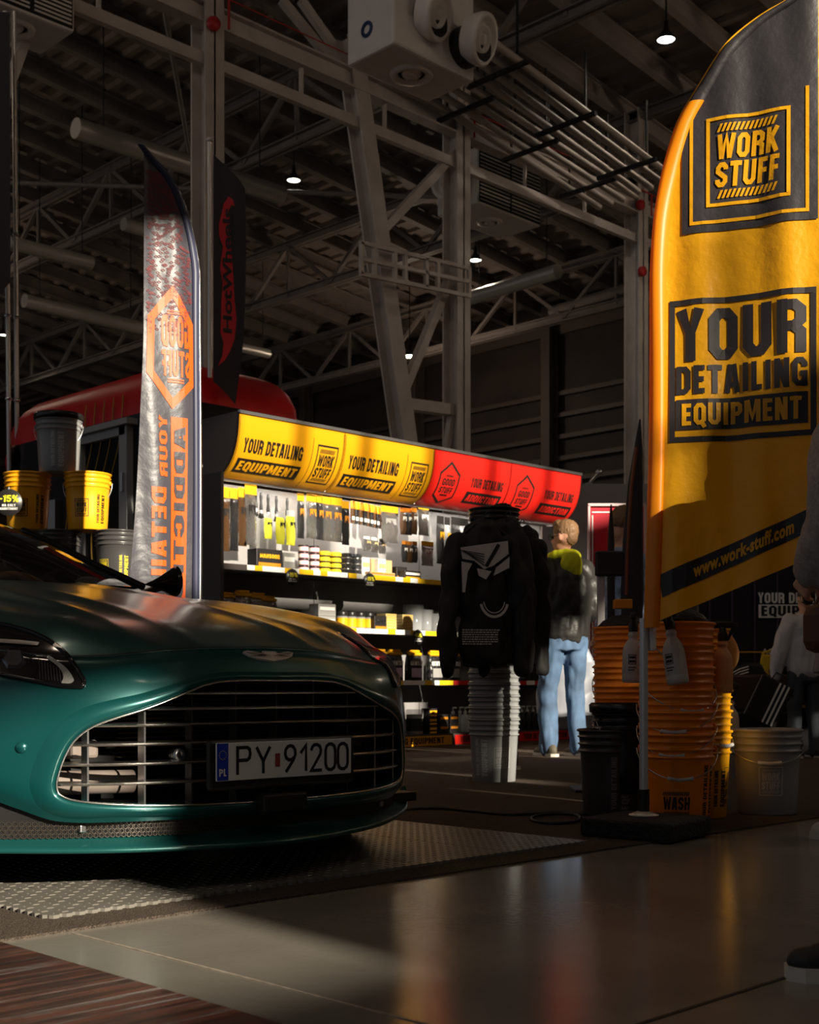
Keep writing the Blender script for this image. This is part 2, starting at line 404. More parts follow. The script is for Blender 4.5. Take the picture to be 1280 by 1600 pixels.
M_tile = mat('tile_plastic', (.17,.155,.135), .38, noise=(9,.10))
t0 = tile_mesh().build('floor_tile', M_tile); TS = .415
for i in range(5):
    for j in range(7):
        o = t0 if (i+j) == 0 else t0.copy()
        if i+j: COL.objects.link(o)
        o.location = (1.567+i*TS, 2.768+j*TS, .006)
        tag(o, 'grey interlocking diamond-plate floor tile of the runner under the green car', 'floor tile', 'diamond-plate tiles under the car')

# ------------------------------------------------------------------ roof
b = MB(); prof = []; x = -22.
while x < 30:
    for dx, dz in ((0,0),(.30,0),(.34,-.07),(.46,-.07),(.50,0)): prof.append((x+dx, roof_z(x+dx)+dz))
    x += .5
b.grid([[(x, -13, z) for x, z in prof], [(x, 47, z) for x, z in prof]], smooth=False)
b.grid([[(x, -13, roof_z(x)+.15) for x, z in prof[::20]], [(x, 47, roof_z(x)+.15) for x, z in prof[::20]]], smooth=False)
b.build('ceiling', M_roof, kind='structure')
pur = None
for k in range(30):
    y = 4.2+k*1.35
    m = MB(); m.ibeam((-2, y, roof_z(-2)-.26), (28.5, y, roof_z(28.5)-.26), .17, .34, .03)
    m.build('purlin', M_steel_d if y > 15 else mat('purlin_steel', (.40,.35,.32), .5), kind='structure')
# rafters (lattice girders) across, on every column line
for k, x in enumerate((5.7, 10.75, 15.8, 20.9, 25.9)):
    m = MB(); zt = roof_z(x)-.5; zb = zt-1.25
    m.ibeam((x,-11.5,zt), (x,46,zt), .2, .2, .03); m.ibeam((x,-11.5,zb), (x,46,zb), .2, .2, .03)
    y = -10.; up = False
    while y < 45:
        m.bar((x,y,zb if up else zt), (x,y+1.6,zt if up else zb), .09, .09); 
        if up: m.bar((x,y+1.6,zb), (x,y+1.6,zt), .07, .07)
        up = not up; y += 1.6
    m.build('roof_truss', M_steel_d, kind='structure')
# sloped wind braces under the roof
for (x0,y0,x1,y1) in ((10.75,16,15.8,22),(10.75,28,15.8,22),(10.75,28,15.8,34),(15.8,22,20.9,16),(15.8,22,20.9,28),(5.7,18,10.75,26)):
    m = MB(); m.tube([(x0,y0,roof_z(x0)-1.8),(x1,y1,roof_z(x1)-1.8)], .05, 6); m.build('wind_brace', M_steel_d, kind='structure')

# ------------------------------------------------------------------ columns and the beam on them (line y = 14.7)
YC = 14.7; ZB = 9.75
for x in (5.7, 10.75, 15.8, 20.9, 26.0):
    m = MB(); m.ibeam((x, YC, 0), (x, YC, roof_z(x)-.4), .32, .34, .03, up=(0,1,0)); m.build('column', M_steel, kind='structure')
m = MB(); m.ibeam((0, YC-.05, ZB), (28, YC-.05, ZB), .22, .30, .03); m.bar((0, YC-.05, ZB-.62), (28, YC-.05, ZB-.62), .10, .16)
for k in range(17): m.bar((.5+k*1.7, YC-.05, ZB-.62), (.5+k*1.7, YC-.05, ZB), .05, .05)
m.build('crane_beam', M_steel, kind='structure')
m = MB(); m.tube([(0, YC-.22, ZB+.26), (28, YC-.22, ZB+.26)], .010, 6)
for x in (10.95, 16.0, 21.1): m.tube([(x, YC-.22, ZB+.26), (x, YC-.22, ZB-.15)], .02, 6)
o = m.build('sprinkler_pipe', M_red); tag(o, 'thin red sprinkler pipe running along the top of the long beam', 'pipe')
for i, (px, py) in enumerate(((334,37),(1001,320),(1004,424))):
    p = onY(px, py, YC-.24); m = MB(); m.lathe([(.0,-.05),(.085,-.05),(.10,0),(.085,.05),(0,.05)], n=14); o = m.build('alarm_bell', M_red)
    o.location = p; o.rotation_euler = (PI/2, 0, 0)
    tag(o, ('red round alarm bell on the column behind the grey mirrored flag', 'upper red alarm bell on the column beside the yellow flag',
            'lower red alarm bell on the column beside the yellow flag')[i], 'alarm bell')
# diagonals above the beam, leaning lattice leg between columns
def q(px, py, y=YC): return onY(px, py, y)
for (a, c) in (((440,0),(537,118)), ((470,0),(548,110)), ((285,0),(330,36)), ((0,170),(62,0)), ((690,145),(665,150))):
    m = MB(); m.bar(q(*a), q(*c), .10, .12); m.build('beam_brace', M_steel, kind='structure')
m = MB(); m.ibeam(q(545,60), q(634,705), .30, .30, .03, up=(0,1,0))
for a, c, w in (((590,368),(714,236),.13), ((700,442),(630,612),.13), ((634,632),(706,641),.18), ((706,648),(697,705),.10)): m.bar(q(*a), q(*c), w, w)
m.build('leaning_leg', M_steel, kind='structure')
m = MB()
for yy in (YC-.35, YC+.30):
    for a, c in (((563,379),(735,420)), ((563,428),(735,463)), ((566,405),(735,441))): m.bar(q(*a, yy), q(*c, yy), .06, .06)
    for px in (565, 585, 617, 633, 666, 684, 733):
        t = (px-563)/172.; m.bar(q(px, 379+41*t, yy), q(px, 428+35*t, yy), .06, .06)
m.build('access_platform', M_steel, kind='structure')

# ------------------------------------------------------------------ walls
XW = 28.6
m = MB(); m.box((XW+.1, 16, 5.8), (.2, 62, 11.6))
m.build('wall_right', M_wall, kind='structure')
for k, z in enumerate((2.2, 3.9, 6.2, 6.8, 7.4, 8.0, 8.6, 10.4)):
    m = MB(); m.box((XW-.08, 16, z), (.16, 62, .12 if 6<z<9 else .3)); m.build('wall_rail', M_rail, kind='structure')
for k in range(9):
    m = MB(); m.ibeam((XW-.3, 2+k*5.2, 0), (XW-.3, 2+k*5.2, 11), .3, .4, .03, up=(1,0,0)); m.build('wall_post', M_rail, kind='structure')
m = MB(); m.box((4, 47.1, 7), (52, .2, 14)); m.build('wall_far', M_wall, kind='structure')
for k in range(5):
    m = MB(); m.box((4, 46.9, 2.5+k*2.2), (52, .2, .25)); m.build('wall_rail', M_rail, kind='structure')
# unseen wall behind the photographer, openings made up to shape the sun patches: (x0, x1, z0, z1)
YB = -12.; TE = math.tan(math.radians(SUN_EL))
def shaft(x0, x1, y, z0, z1):      # opening through which the sun reaches x0..x1, z0..z1 at depth y
    return (x0-.1*(y-YB), x1-.1*(y-YB), z0+TE*(y-YB), z1+TE*(y-YB))
SUN_OPENINGS = [shaft(1.28, 1.93, 2.8, -.36, .60),                 # car nose and the floor before it
           shaft(3.90, 4.13, 2.75, 1.45, 2.72), shaft(3.84, 3.93, 2.8, .80, 1.45), shaft(3.93, 3.98, 2.75, .92, 1.45), shaft(3.98, 4.03, 2.72, 1.04, 1.45), shaft(4.03, 4.08, 2.7, 1.16, 1.45), shaft(4.17, 4.38, 2.45, 1.62, 2.45), shaft(.95, 1.28, 2.8, -.38, -.12),   # yellow flag
           shaft(5.57, 5.78, 4.85, -.12, .66),                # bucket stack
           shaft(7.62, 8.3, 6.1, -.1, .98), shaft(7.92, 8.35, 6.1, .98, 1.75),     # man in the yellow hood
           shaft(6.02, 6.62, 7.95, 1.44, 2.66), shaft(6.72, 7.32, 7.95, 1.44, 2.66), shaft(7.42, 8.1, 7.95, 1.44, 2.66),   # goods and rack header
           shaft(8.2, 8.9, 7.95, 2.0, 2.66), shaft(9.0, 9.7, 7.95, 2.0, 2.66), shaft(9.8, 10.4, 7.95, 2.0, 2.66),
           shaft(6.9, 8.4, 8.0, .90, 1.22), shaft(7.6, 8.6, 8.0, -.05, .22),
           shaft(3.62, 4.85, 5.85, 1.0, 2.95),                # grey mirrored flag, bucket pyramid
           shaft(4.73, 4.83, 3.0, .15, .62),                  # orange stack
           shaft(5.9, 7.5, 6.5, -.03, .045), shaft(5.75, 7.0, 5.75, -.02, .025), shaft(4.9, 6.4, 5.25, -.02, .03), shaft(6.0, 7.3, 4.7, -.02, .02), shaft(8.8, 11.5, 5.4, -.03, .04), shaft(8.5, 9.5, 4.6, -.01, .02)]
def wall_with_openings(xs0, xs1, zs0, zs1, wins):
    X = sorted({xs0, xs1}|{w[0] for w in wins}|{w[1] for w in wins}); Zs = sorted({zs0, zs1}|{w[2] for w in wins}|{w[3] for w in wins})
    m = MB()
    for i in range(len(X)-1):
        run = None
        for j in range(len(Zs)):
            solid = j < len(Zs)-1 and not any(w[0]-1e-6 <= X[i] and X[i+1] <= w[1]+1e-6 and w[2]-1e-6 <= Zs[j] and Zs[j+1] <= w[3]+1e-6 for w in wins)
            if solid and run is None: run = Zs[j]
            if not solid and run is not None:
                m.box(((X[i]+X[i+1])/2, YB, (run+Zs[j])/2), (X[i+1]-X[i], .12, Zs[j]-run)); run = None
    return m
wall_with_openings(-22, 30, 0, 15, SUN_OPENINGS).build('wall_back_gobo', M_wall, kind='structure')

# ------------------------------------------------------------------ ducts, pipes, heaters, lamps
def rod(name, a, b_, r, m, label, cat, group=None, n=14):
    mb = MB(); mb.tube([a, b_], r, n); o = mb.build(name, m)
    if cat == 'duct':
        h = MB()
        for f in (.12, .88): p = Vector(a).lerp(Vector(b_), f); h.cyl(p+Vector((0,0,r*.9)), (p.x, p.y, max(p.z+.5, roof_z(p.x)-.05)), .012, n=5)
        h.build('suspension_rod', M_black, o)
    return tag(o, label, cat, group)
for (p0, p1, y, r, lab) in (((118,200),(440,305),19.,.17,'long silver duct behind the column left of the heater, topmost on its side'),
                            ((193,350),(290,378),24.,.14,'short silver duct just left of the grey mirrored flag'),
                            ((14,379),(143,411),24.,.14,'silver duct crossing behind the thin flagpole above the lowest duct'),
                            ((38,470),(225,514),27.,.16,'lowest silver duct left of the grey mirrored flag'),
                            ((340,535),(420,553),27.,.12,'short dull duct behind the dark banner with the red flame')):
    rod('air_duct', onY(*p0, y), onY(*p1, y), r, M_galv, lab, 'duct')
rod('air_duct', onX(733,466,22.), onX(872,424,22.), .16, M_galv, 'brass-tinted duct lit by the small lamp behind the middle column', 'duct')
rod('air_duct', onX(862,488,26.), onX(980,452,26.), .15, M_steel_d, 'dull brown duct right of the lamp-lit duct', 'duct')
for s_, (a, c) in enumerate((((780,72),(1032,262)), ((730,132),(968,290)))):
    A = onY(*a, 12.6+s_*1.0); B = onY(*c, 12.6+s_*1.0)
    for k in range(4):
        off = Vector((0, .0, 0))+Vector((0, .26*k, .0))
        rod('service_pipe', A+off-(B-A)*.35, B+off+(B-A)*.12, .055, M_pipe,
            ('beige pipe of the upper four-pipe run under the roof', 'beige pipe of the lower four-pipe run under the roof')[s_], 'pipe',
            ('upper run of beige pipes', 'lower run of beige pipes')[s_], 8)
    for t in (.1, .5, .9):
        m = MB(); p = A+(B-A)*t; m.box(p+Vector((0,.4,-.09)), (.07, 1.2, .06)); m.box(p+Vector((0,.0,.45)), (.03,.03,1.)); m.box(p+Vector((0,.8,.45)), (.03,.03,1.))
        o = m.build('pipe_hanger', M_black); tag(o, 'black hanger bar carrying a four-pipe run under the roof', 'hanger', 'hangers of the beige pipes')

def nozzle(mb, r):
    mb.lathe([(r*.86,-.16),(r,-.02),(r,.03),(r*.93,.05),(r*.78,.035),(r*.70,-.03),(r*.52,-.03),(r*.5,.03),(r*.42,.035),(r*.32,-.03),(r*.2,-.03),(r*.2,.02),(0,.02)], n=26)
def heater(px, py, d, sx, sy, sz, label, nozzles, louvre=False, logo=False):
    c = depth(px, py, d); t = thing('ceiling_heater', label, 'heater', (c.x, c.y, c.z))
    m = MB(); m.rbox((sx/2, sy/2, sz/2), (sx, sy, sz), .03); m.build('casing', M_white, t)
    m = MB()
    for hx in (.15, sx-.15): m.cyl((hx, sy/2, sz), (hx, sy/2, max(sz+.3, roof_z(c.x)-c.z-.3)), .02, n=6)
    m.build('hanger_rod', M_black, t)
    m = MB(); m.lathe([(.24,-.0),(.23,-.03),(.17,-.035),(.15,.0),(.11,.0),(.09,-.03),(.05,-.03),(0,-.01)], (sx*.5, sy*.5, 0), 24); m.build('bottom_diffuser', M_white, t)
    for (nx, nz, r, out) in nozzles:
        m = MB(); nozzle(m, r); o = m.build('nozzle', M_white, t)
        o.location = (nx, -out, nz); o.rotation_euler = (PI/2+math.radians(18), 0, math.radians(18))
        m = MB(); m.cyl((nx, .05, nz), (nx, -out+.05, nz), r*.8, n=18); m.build('nozzle_neck', M_black, t)
    if louvre:
        m = MB()
        for x0 in (.05, sx/2+.03):
            for k in range(13): m.box((x0+sx/4-.04, -.012, .08+k*(sz-.14)/13), (sx/2-.09, .03, .022), M=Matrix.Rotation(.5,3,'X'))
        m.build('louvre', M_white, t)
        m = MB(); m.box((sx/2, -.002, sz/2), (sx-.06, .008, sz-.06)); m.build('louvre_recess', M_black, t)
    if logo:
        m = MB(); m.lathe([(.05,0),(.085,0),(.085,.012),(.05,.012)], n=16); o = m.build('logo', mat('logo_blue',(.03,.06,.16),.5), t)
        o.location = (-.004, sy*.55, .28); o.rotation_euler = (0, -PI/2, 0)
    return t
heater(615, 67, 13.5, 1.25, .72, 1.1, 'white box heater with round nozzles hanging before the middle column', [(.50,.42,.27,.16),(1.05,.30,.27,.30)], logo=True)
heater(747, 316, 23.0, 1.75, 1.0, 1.0, 'white heater with louvred side half hidden behind the middle column', [], louvre=True)
heater(-22, -4, 15.0, 1.15, .8, .8, 'white louvred heater cut off by the top left picture corner', [], louvre=True)
t = [o for o in COL.objects if o.name.startswith('ceiling_heater')][1]
m = MB(); nozzle(m, .34); o = m.build('nozzle', M_white, t); o.location = (-.28, .45, .42); o.rotation_euler = (PI/2, 0, -PI/2+.3)

M_lamp = mat('lamp_lit', (1,1,.95), .5, emit=(1,1,.86), es=9.)
def high_bay(p, r, label, power=160):
    t = thing('high_bay_lamp', label, 'lamp', p)
    m = MB(); m.lathe([(r*.25,.30),(r*.3,.16),(r*.55,.10),(r*1.04,.0),(r*1.06,-.02),(r*.98,-.02),(r*.95,.0)], n=24); m.build('shade', M_black, t)
    m = MB(); m.lathe([(r*.96,-.005),(0,-.03)], n=24); m.build('diffuser', M_lamp, t)
    m = MB(); m.cyl((0,0,.3), (0,0,max(.6, roof_z(p[0])-p[2]-.2)), .015, n=6); m.build('cable', M_black, t)
    ld = bpy.data.lights.new('high_bay_light', 'SPOT'); ld.energy = power; ld.color = (1,.88,.72); ld.spot_size = 2.4; ld.spot_blend = .6; ld.shadow_soft_size = r
    lo = bpy.data.objects.new('high_bay_light', ld); COL.objects.link(lo); lo.parent = t; lo.location = (0,0,-.06); return t
high_bay(depth(1041, 61, 21.5), .15, 'bright round lamp under the roof near the black top of the yellow flag', 150)
high_bay(depth(459, 281, 27.), .14, 'bright round lamp between the flame banner and the leaning leg', 150)
high_bay(depth(743, 406, 30.), .14, 'small lamp just right of the middle column above the lit duct', 150)
high_bay(depth(5, 523, 40.), .12, 'tiny far lamp at the picture edge left of the thin flagpole', 60)

# lamps added out of view to brighten the hall and its roof
for i, (x, y) in enumerate(((2,-5),(12,-5),(22,-5),(2,6),(-9,2),(-9,16),(24,6),(6,22),(14,32),(24,24))):
    t = high_bay(Vector((x, y, roof_z(x)-2.6)), .2, 'high bay lamp added outside the picture to brighten the hall', 10)
    t['group'] = 'added fill lamps outside the picture'
    ld = bpy.data.lights.new('added_fill_light', 'POINT'); ld.energy = 175 if x > 11 and y < 15 else 118; ld.color = (1,.78,.58); ld.shadow_soft_size = .35
    lo = bpy.data.objects.new('added_fill_light', ld); COL.objects.link(lo); lo.parent = t; lo.location = (0,0,-.5)
# ================================================================== the car.  u = across (car's left is +), v = forwards, z = up; built in local (u, -v, z)
M_paint = mat('satin_green_paint', (.005,.078,.078), .30, metal=.42, spec=.6, coat=.35, coat_r=.14)
M_glass_d = mat('tinted_glass', (.02,.02,.02), .03, spec=.8, trans=.0, alpha=.55)
M_clear = mat('clear_cover', (.02,.02,.02), .03, alpha=.10, spec=.8)
M_rub = mat('tyre_rubber', (.012,.012,.012), .8)
M_tan = mat('tan_leather', (.30,.14,.05), .5)
M_bar = mat('satin_chrome', (.70,.68,.66), .26, metal=1.)
M_carbon = mat('lip_paint', (.010,.085,.082), .30, metal=.4, coat=.3, coat_r=.15)
CW = c2w((440-HX)/FPX*3.6, 3.6)
car = thing('car', 'dark green sports car with a wide slatted grille on the tile runner', 'car', (CW.x, CW.y, 0), math.radians(-1.5))
CM = Matrix.Translation((CW.x, CW.y, 0))@Matrix.Rotation(math.radians(-1.5), 4, 'Z'); CI = CM.inverted()
def cp(u, v, z): return Vector((u, -v, z))
def pchip(xs, ys):
    xs = np.array(xs, float); ys = np.array(ys, float); h = np.diff(xs); d = np.diff(ys)/h; m = np.zeros(len(xs))
    for i in range(1, len(xs)-1):
        if d[i-1]*d[i] > 0:
            w1, w2 = 2*h[i]+h[i-1], h[i]+2*h[i-1]; m[i] = (w1+w2)/(w1/d[i-1]+w2/d[i])
    m[0], m[-1] = d[0], d[-1]
    def f(x):
        x = min(max(x, xs[0]), xs[-1]); i = min(int(np.searchsorted(xs, x, 'right'))-1, len(xs)-2); i = max(i, 0)
        t = (x-xs[i])/h[i]; a = ys[i]; b = ys[i+1]
        return a*(2*t**3-3*t**2+1)+m[i]*h[i]*(t**3-2*t*t+t)+b*(-2*t**3+3*t*t)+m[i+1]*h[i]*(t**3-t*t)
    return f
NOSE = pchip([0,.15,.3,.4,.5,.6,.7,.8,.88,.94,.975,.99], [.012,.005,-.012,-.037,-.082,-.152,-.25,-.372,-.495,-.645,-.82,-.99])
UC = [0,.08,.14,.17,.205,.24,.28,.32,.345,.37,.41,.46,.52,.58,.66,.74,.80,.85,.89,.925,.955,.975,.985]
ZC = pchip([.0,.09,.2,.44,.73,1.05,1.4,1.95], [.58,.66,.702,.765,.822,.873,.922,.965])
ZV = pchip([.10,.15,.19,.444,.73,1.1,1.5,1.95], [.61,.655,.690,.747,.788,.845,.893,.935])
ZK = pchip([.35,.44,.52,.61,.84,1.15,1.6,1.95], [.60,.655,.708,.752,.812,.860,.908,.935])
CURL = pchip([.78,.85,.89,.925,.955,.975,.985], [0,.012,.032,.062,.105,.155,.20])
def top_z(u, v):
    c, va, k = ZC(-v), ZV(-v), ZK(-v)
    rd = .009*math.exp(-((u-.205)/.030)**2)+.006*math.exp(-((u-.345)/.022)**2)
    if u <= .345: z = c-.010*(u/.345)**2+rd
    elif u <= .46: t = (u-.345)/.115; t = 1-(1-t)**2.2; z = (c-.010)*(1-t)+va*t+rd
    elif u <= .78: t = (u-.46)/.32; t = t*t*(3-2*t); z = va*(1-t)+k*t
    else: z = k-CURL(u)
    return z
COWL = pchip([0,.3,.62,.8,.985], [-1.42,-1.50,-1.71,-1.80,-1.90])
SHZ = pchip([0,.15,.30,.40,.5,.58,.66,.74,.82,.88,.985], [.660,.657,.648,.637,.629,.632,.645,.660,.672,.675,.66])
BOT = pchip([0,.55,.6,.66,.74,.82,.985], [.203,.203,.212,.24,.28,.30,.30])
def column(u):
    n = NOSE(u); b = BOT(u); sh = SHZ(u); pr = .014*(1-min(1, max(0, (u-.27)/.09))**1.0)
    P = [(n-.035, b), (n-.006, b+.036), (n, max(.32, b+.07)), (n, .42), (n-.004, .50), (n-.022+pr*.3, .56), (n-.050+pr*.8, .60), (n-.076+pr, (.60+sh)/2+.006), (n-.106+pr*.8, sh)]
    v8, v14 = n-.106+pr*.8, COWL(u)
    for t in (.05, .14, .28, .46, .66, .85, 1.):
        v = v8+(v14-v8)*t; z = top_z(u, v)
        if t == .05: z = z*.5+(sh+.020)*.5
        P.append((v, max(z, sh+.01)))
    return P
ctrl = [column(u) for u in UC]                 # ctrl[j][i]
NR = len(ctrl[0])
def sub_rows(j):                               # dense interpolation along a column
    P = ctrl[j]; s = np.arange(NR); return pchip(s, [p[0] for p in P]), pchip(s, [p[1] for p in P])
def smooth_interp(xs, Y):                      # natural cubic through rows
    return None
DU = np.concatenate([np.linspace(0, .30, 21), np.linspace(.30, .66, 31)[1:], np.linspace(.66, .985, 31)[1:]])
DS = np.concatenate([np.linspace(0, 8, 57), np.linspace(8, NR-1, 43)[1:]])
cols = [sub_rows(j) for j in range(len(UC))]
half = np.zeros((len(DS), len(DU), 3))
for i, s in enumerate(DS):
    fv = pchip(UC, [c[0](s) for c in cols]); fz = pchip(UC, [c[1](s) for c in cols])
    for j, u in enumerate(DU): half[i, j] = (u, fv(u), fz(u))
for k in range(3):                             # relax the interpolated sheet a little
    sm = half.copy(); sm[1:-1, 1:-1, 1:] = (half[:-2, 1:-1, 1:]+half[2:, 1:-1, 1:]+half[1:-1, :-2, 1:]+half[1:-1, 2:, 1:])/4*.5+half[1:-1, 1:-1, 1:]*.5
    sm[:, 0, 1:] = half[:, 0, 1:]; half = sm
IS = 56                                        # row index of the bonnet shut line
sheet = np.concatenate([np.stack([-half[:, :0:-1, 0], half[:, :0:-1, 1], half[:, :0:-1, 2]], 2), half], 1)
def sheet_obj(): 
    m = MB(); m.grid([[cp(*p) for p in row] for row in sheet]); return m
_m = sheet_obj(); BV = BVHTree.FromPolygons([Vector(v) for v in _m.v], _m.f)
def on_body(px, py, off=.0):
    """pixel -> point of the car's skin (local)"""
    o = CI@ORG; d = (CI.to_3x3()@ray(px, py)).normalized(); loc, nor, idx, ds = BV.ray_cast(o, d)
    if loc is None: return None
    if nor.dot(d) > 0: nor = -nor
    return loc+nor*off
def skin_front(u, z, off=0.):
    """point of the front skin straight behind (u, z)"""
    loc, nor, idx, ds = BV.ray_cast(Vector((u, -1., z)), Vector((0, 1, 0)))
    if loc is None: return cp(u, NOSE(abs(u)), z)
    if nor.y > 0: nor = -nor
    return loc+nor*off
GR = [(0,.570),(.12,.570),(.19,.567),(.24,.558),(.29,.541),(.35,.518),(.41,.496),(.47,.477),(.525,.455),(.557,.43),(.577,.40),(.594,.352),(.603,.305),(.600,.284),(.578,.265),(.5,.251),(.35,.242),(.2,.238),(0,.236)]
def dens(P, n=6):
    P = np.array(P); t = np.arange(len(P)); tt = np.linspace(0, len(P)-1, (len(P)-1)*n+1)
    fx, fy = pchip(t, P[:,0]), pchip(t, P[:,1]); return np.array([(fx(a), fy(a)) for a in tt])
gh = dens(GR); gl = np.concatenate([gh, gh[-2:0:-1]*[-1,1]])       # closed loop, clockwise seen from the front-left
def inside(x, y, P):
    c = False; n = len(P); j = n-1
    for i in range(n):
        if ((P[i][1] > y) != (P[j][1] > y)) and x < (P[j][0]-P[i][0])*(y-P[i][1])/(P[j][1]-P[i][1])+P[i][0]: c = not c
        j = i
    return c
def loop_normals(P):
    d = np.roll(P, -1, 0)-np.roll(P, 1, 0); n = np.stack([d[:,1], -d[:,0]], 1)*-1; n /= np.linalg.norm(n, axis=1)[:,None]; return n
gn = loop_normals(gl)
if ((gl+gn*.01)-gl.mean(0)).__pow__(2).sum() < ((gl-gn*.01)-gl.mean(0)).__pow__(2).sum(): gn = -gn
gw = np.array([.022+.026*min(1, max(0, (abs(p[0])-.22)/.3)) if p[1] > .30 else (.045 if abs(p[0]) > .5 else .030) for p in gl])
for _ in range(6): gw = (np.roll(gw,1)+gw*2+np.roll(gw,-1))/4
g_out = gl+gn*gw[:,None]; g_mid = gl+gn*gw[:,None]*.6

# --- painted skin in two parts, the grille mouth cut out of the nose
ncol = sheet.shape[1]
def skin(name, i0, i1, keep):
    m = MB(); idx = {}; vs = []; fs = []
    for i in range(i0, i1):
        for j in range(ncol-1):
            q = [sheet[i,j], sheet[i,j+1], sheet[i+1,j+1], sheet[i+1,j]]; c = sum(q)/4
            if not keep(c): continue
            f = []
            for (a, b_) in ((i,j),(i,j+1),(i+1,j+1),(i+1,j)):
                if (a,b_) not in idx: idx[(a,b_)] = len(vs); vs.append(cp(*sheet[a,b_]))
                f.append(idx[(a,b_)])
            fs.append(f)
    m.add(vs, fs, True); return m.build(name, M_paint, car)
AW = (-.90, .345, .385)                          # front wheel arch centre (v, z) and radius
RW = (-3.70, .345, .385)
def keep_nose(c):
    if inside(c[0], c[2], g_mid) and c[1] > -.30: return False
    if abs(c[0]) > .70 and math.hypot(c[1]-AW[0], c[2]-AW[1]) < AW[2]: return False
    return True
skin('front_bumper', 0, IS, keep_nose)
hood = skin('hood', IS, len(DS)-1, lambda c: True)
# shut line: a fine dark gap, its highlight painted as a pale tube beside it
def skin_line(name, pts, r, m, parent=car, off=.0):
    mb = MB(); mb.tube(pts, r, 6); return mb.build(name, m, parent)
row = [cp(*sheet[IS, j])+Vector((0, -.001, .001)) for j in range(24, ncol-24)]
skin_line('hood_gap', row, .0026, M_black, hood)
skin_line('hood_edge_highlight', [p+Vector((0,-.0045,-.002)) for p in row], .0013, mat('painted_highlight', (.20,.42,.42), .25, metal=.6), hood)
# rim round the grille
def rim_pt(k, w, lift, back=0.):
    p = gl[k]+gn[k]*w; q_ = skin_front(p[0], p[1]); return q_+Vector((0, -lift+back, 0))
P = []
for k in range(len(gl)):
    w = gw[k]; P.append([rim_pt(k, w*1.12, -.004), rim_pt(k, w*.92, .003), rim_pt(k, w*.6, .010), rim_pt(k, w*.25, .010), rim_pt(k, .0, .002), rim_pt(k, -.004, -.014), rim_pt(k, -.004, -.06)])
P.append(P[0])
m = MB(); m.grid(P); m.build('grille_surround', M_paint, car, weld=True)
skin_line('chrome_edge', [rim_pt(k, -.002, .003) for k in range(len(gl))]+[rim_pt(0, -.002, .003)], .003, M_bar)
# mouth: dark recess with radiator, ducts
m = MB(); m.box(cp(0, -.42, .40), (1.20, .02, .40)); m.box(cp(0, -.27, .228), (1.06, .30, .012)); m.box(cp(0,-.27,.585), (.56,.28,.012))
for s in (-1, 1): m.box(cp(s*.605, -.33, .40), (.012, .20, .36)); m.bar(cp(s*.28,-.27,.585), cp(s*.605,-.33,.50), .28, .012)
m.build('grille_recess', M_black, car)
m = MB()
for k in range(22): m.box(cp(0, -.398, .27+k*.0135), (.56, .012, .004))
m.build('radiator', mat('radiator_fins', (.16,.12,.09), .6), car)
M_duct = mat('duct_plastic', (.20,.16,.14), .6)
for s in (-1, 1):
    m = MB(); m.rbox(cp(s*.535, -.30, .43), (.13, .08, .12), .02); m.rbox(cp(s*.47, -.27, .385), (.08, .07, .05), .01)
    m.cyl(cp(s*.56, -.25, .30), cp(s*.34, -.22, .295), .032, n=14); m.rbox(cp(s*.585,-.30,.36), (.05,.06,.10), .01); m.build('air_duct', M_duct, car)
    m = MB(); m.tube([cp(s*.56+.05*math.cos(a), -.213, .30+.0) for a in (0,.1)], .03, 12); m.lathe([(.010,0),(.017,0),(.017,.03),(.010,.03)], cp(0,0,0), 16); 
    m = MB(); m.lathe([(.009,.0),(.0165,.0),(.0165,.03),(.009,.03)], n=16); o = m.build('parking_sensor', M_alu, car); o.location = cp(s*.295, -.085, .372); o.rotation_euler = (PI/2, 0, 0)
# six horizontal blades
BARS = [(.300,-.025,.535),(.412,-.05,.494),(.530,-.105,.452),(.571,-.138,.403),(.594,-.157,.352),(.603,-.170,.302)]
vb = pchip([0,.15,.294,.408,.528,.569,.592,.61], [-.012,-.016,-.027,-.050,-.107,-.136,-.155,-.175])
for (ue, ve, z) in BARS:
    us = np.linspace(-ue, ue, 41); P = []
    for u in us:
        v = vb(abs(u))-.004
        P.append([cp(u, v, z), cp(u, v-.004, z+.0035), cp(u, v-.030, z+.0075), cp(u, v-.030, z-.004), cp(u, v-.002, z-.0035)])
    m = MB(); m.grid([r+[r[0]] for r in P], smooth=False); m.build('grille_bar', M_bar, car)
top_in = pchip([p[0] for p in GR[:13]], [p[1] for p in GR[:13]]); bot_in = pchip([0,.2,.35,.5,.578,.60], [.236,.238,.242,.251,.265,.284])
for u in (-.53,-.40,-.27,-.135,0,.135,.27,.40,.53):
    m = MB(); z0, z1 = bot_in(abs(u)), top_in(abs(u)); v = vb(abs(u))-.026
    m.box(cp(u, v, (z0+z1)/2), (.005, .03, z1-z0)); m.build('grille_post', M_alu if abs(u) > .3 else mat('dark_alu', (.12,.12,.13), .4, metal=1.), car)
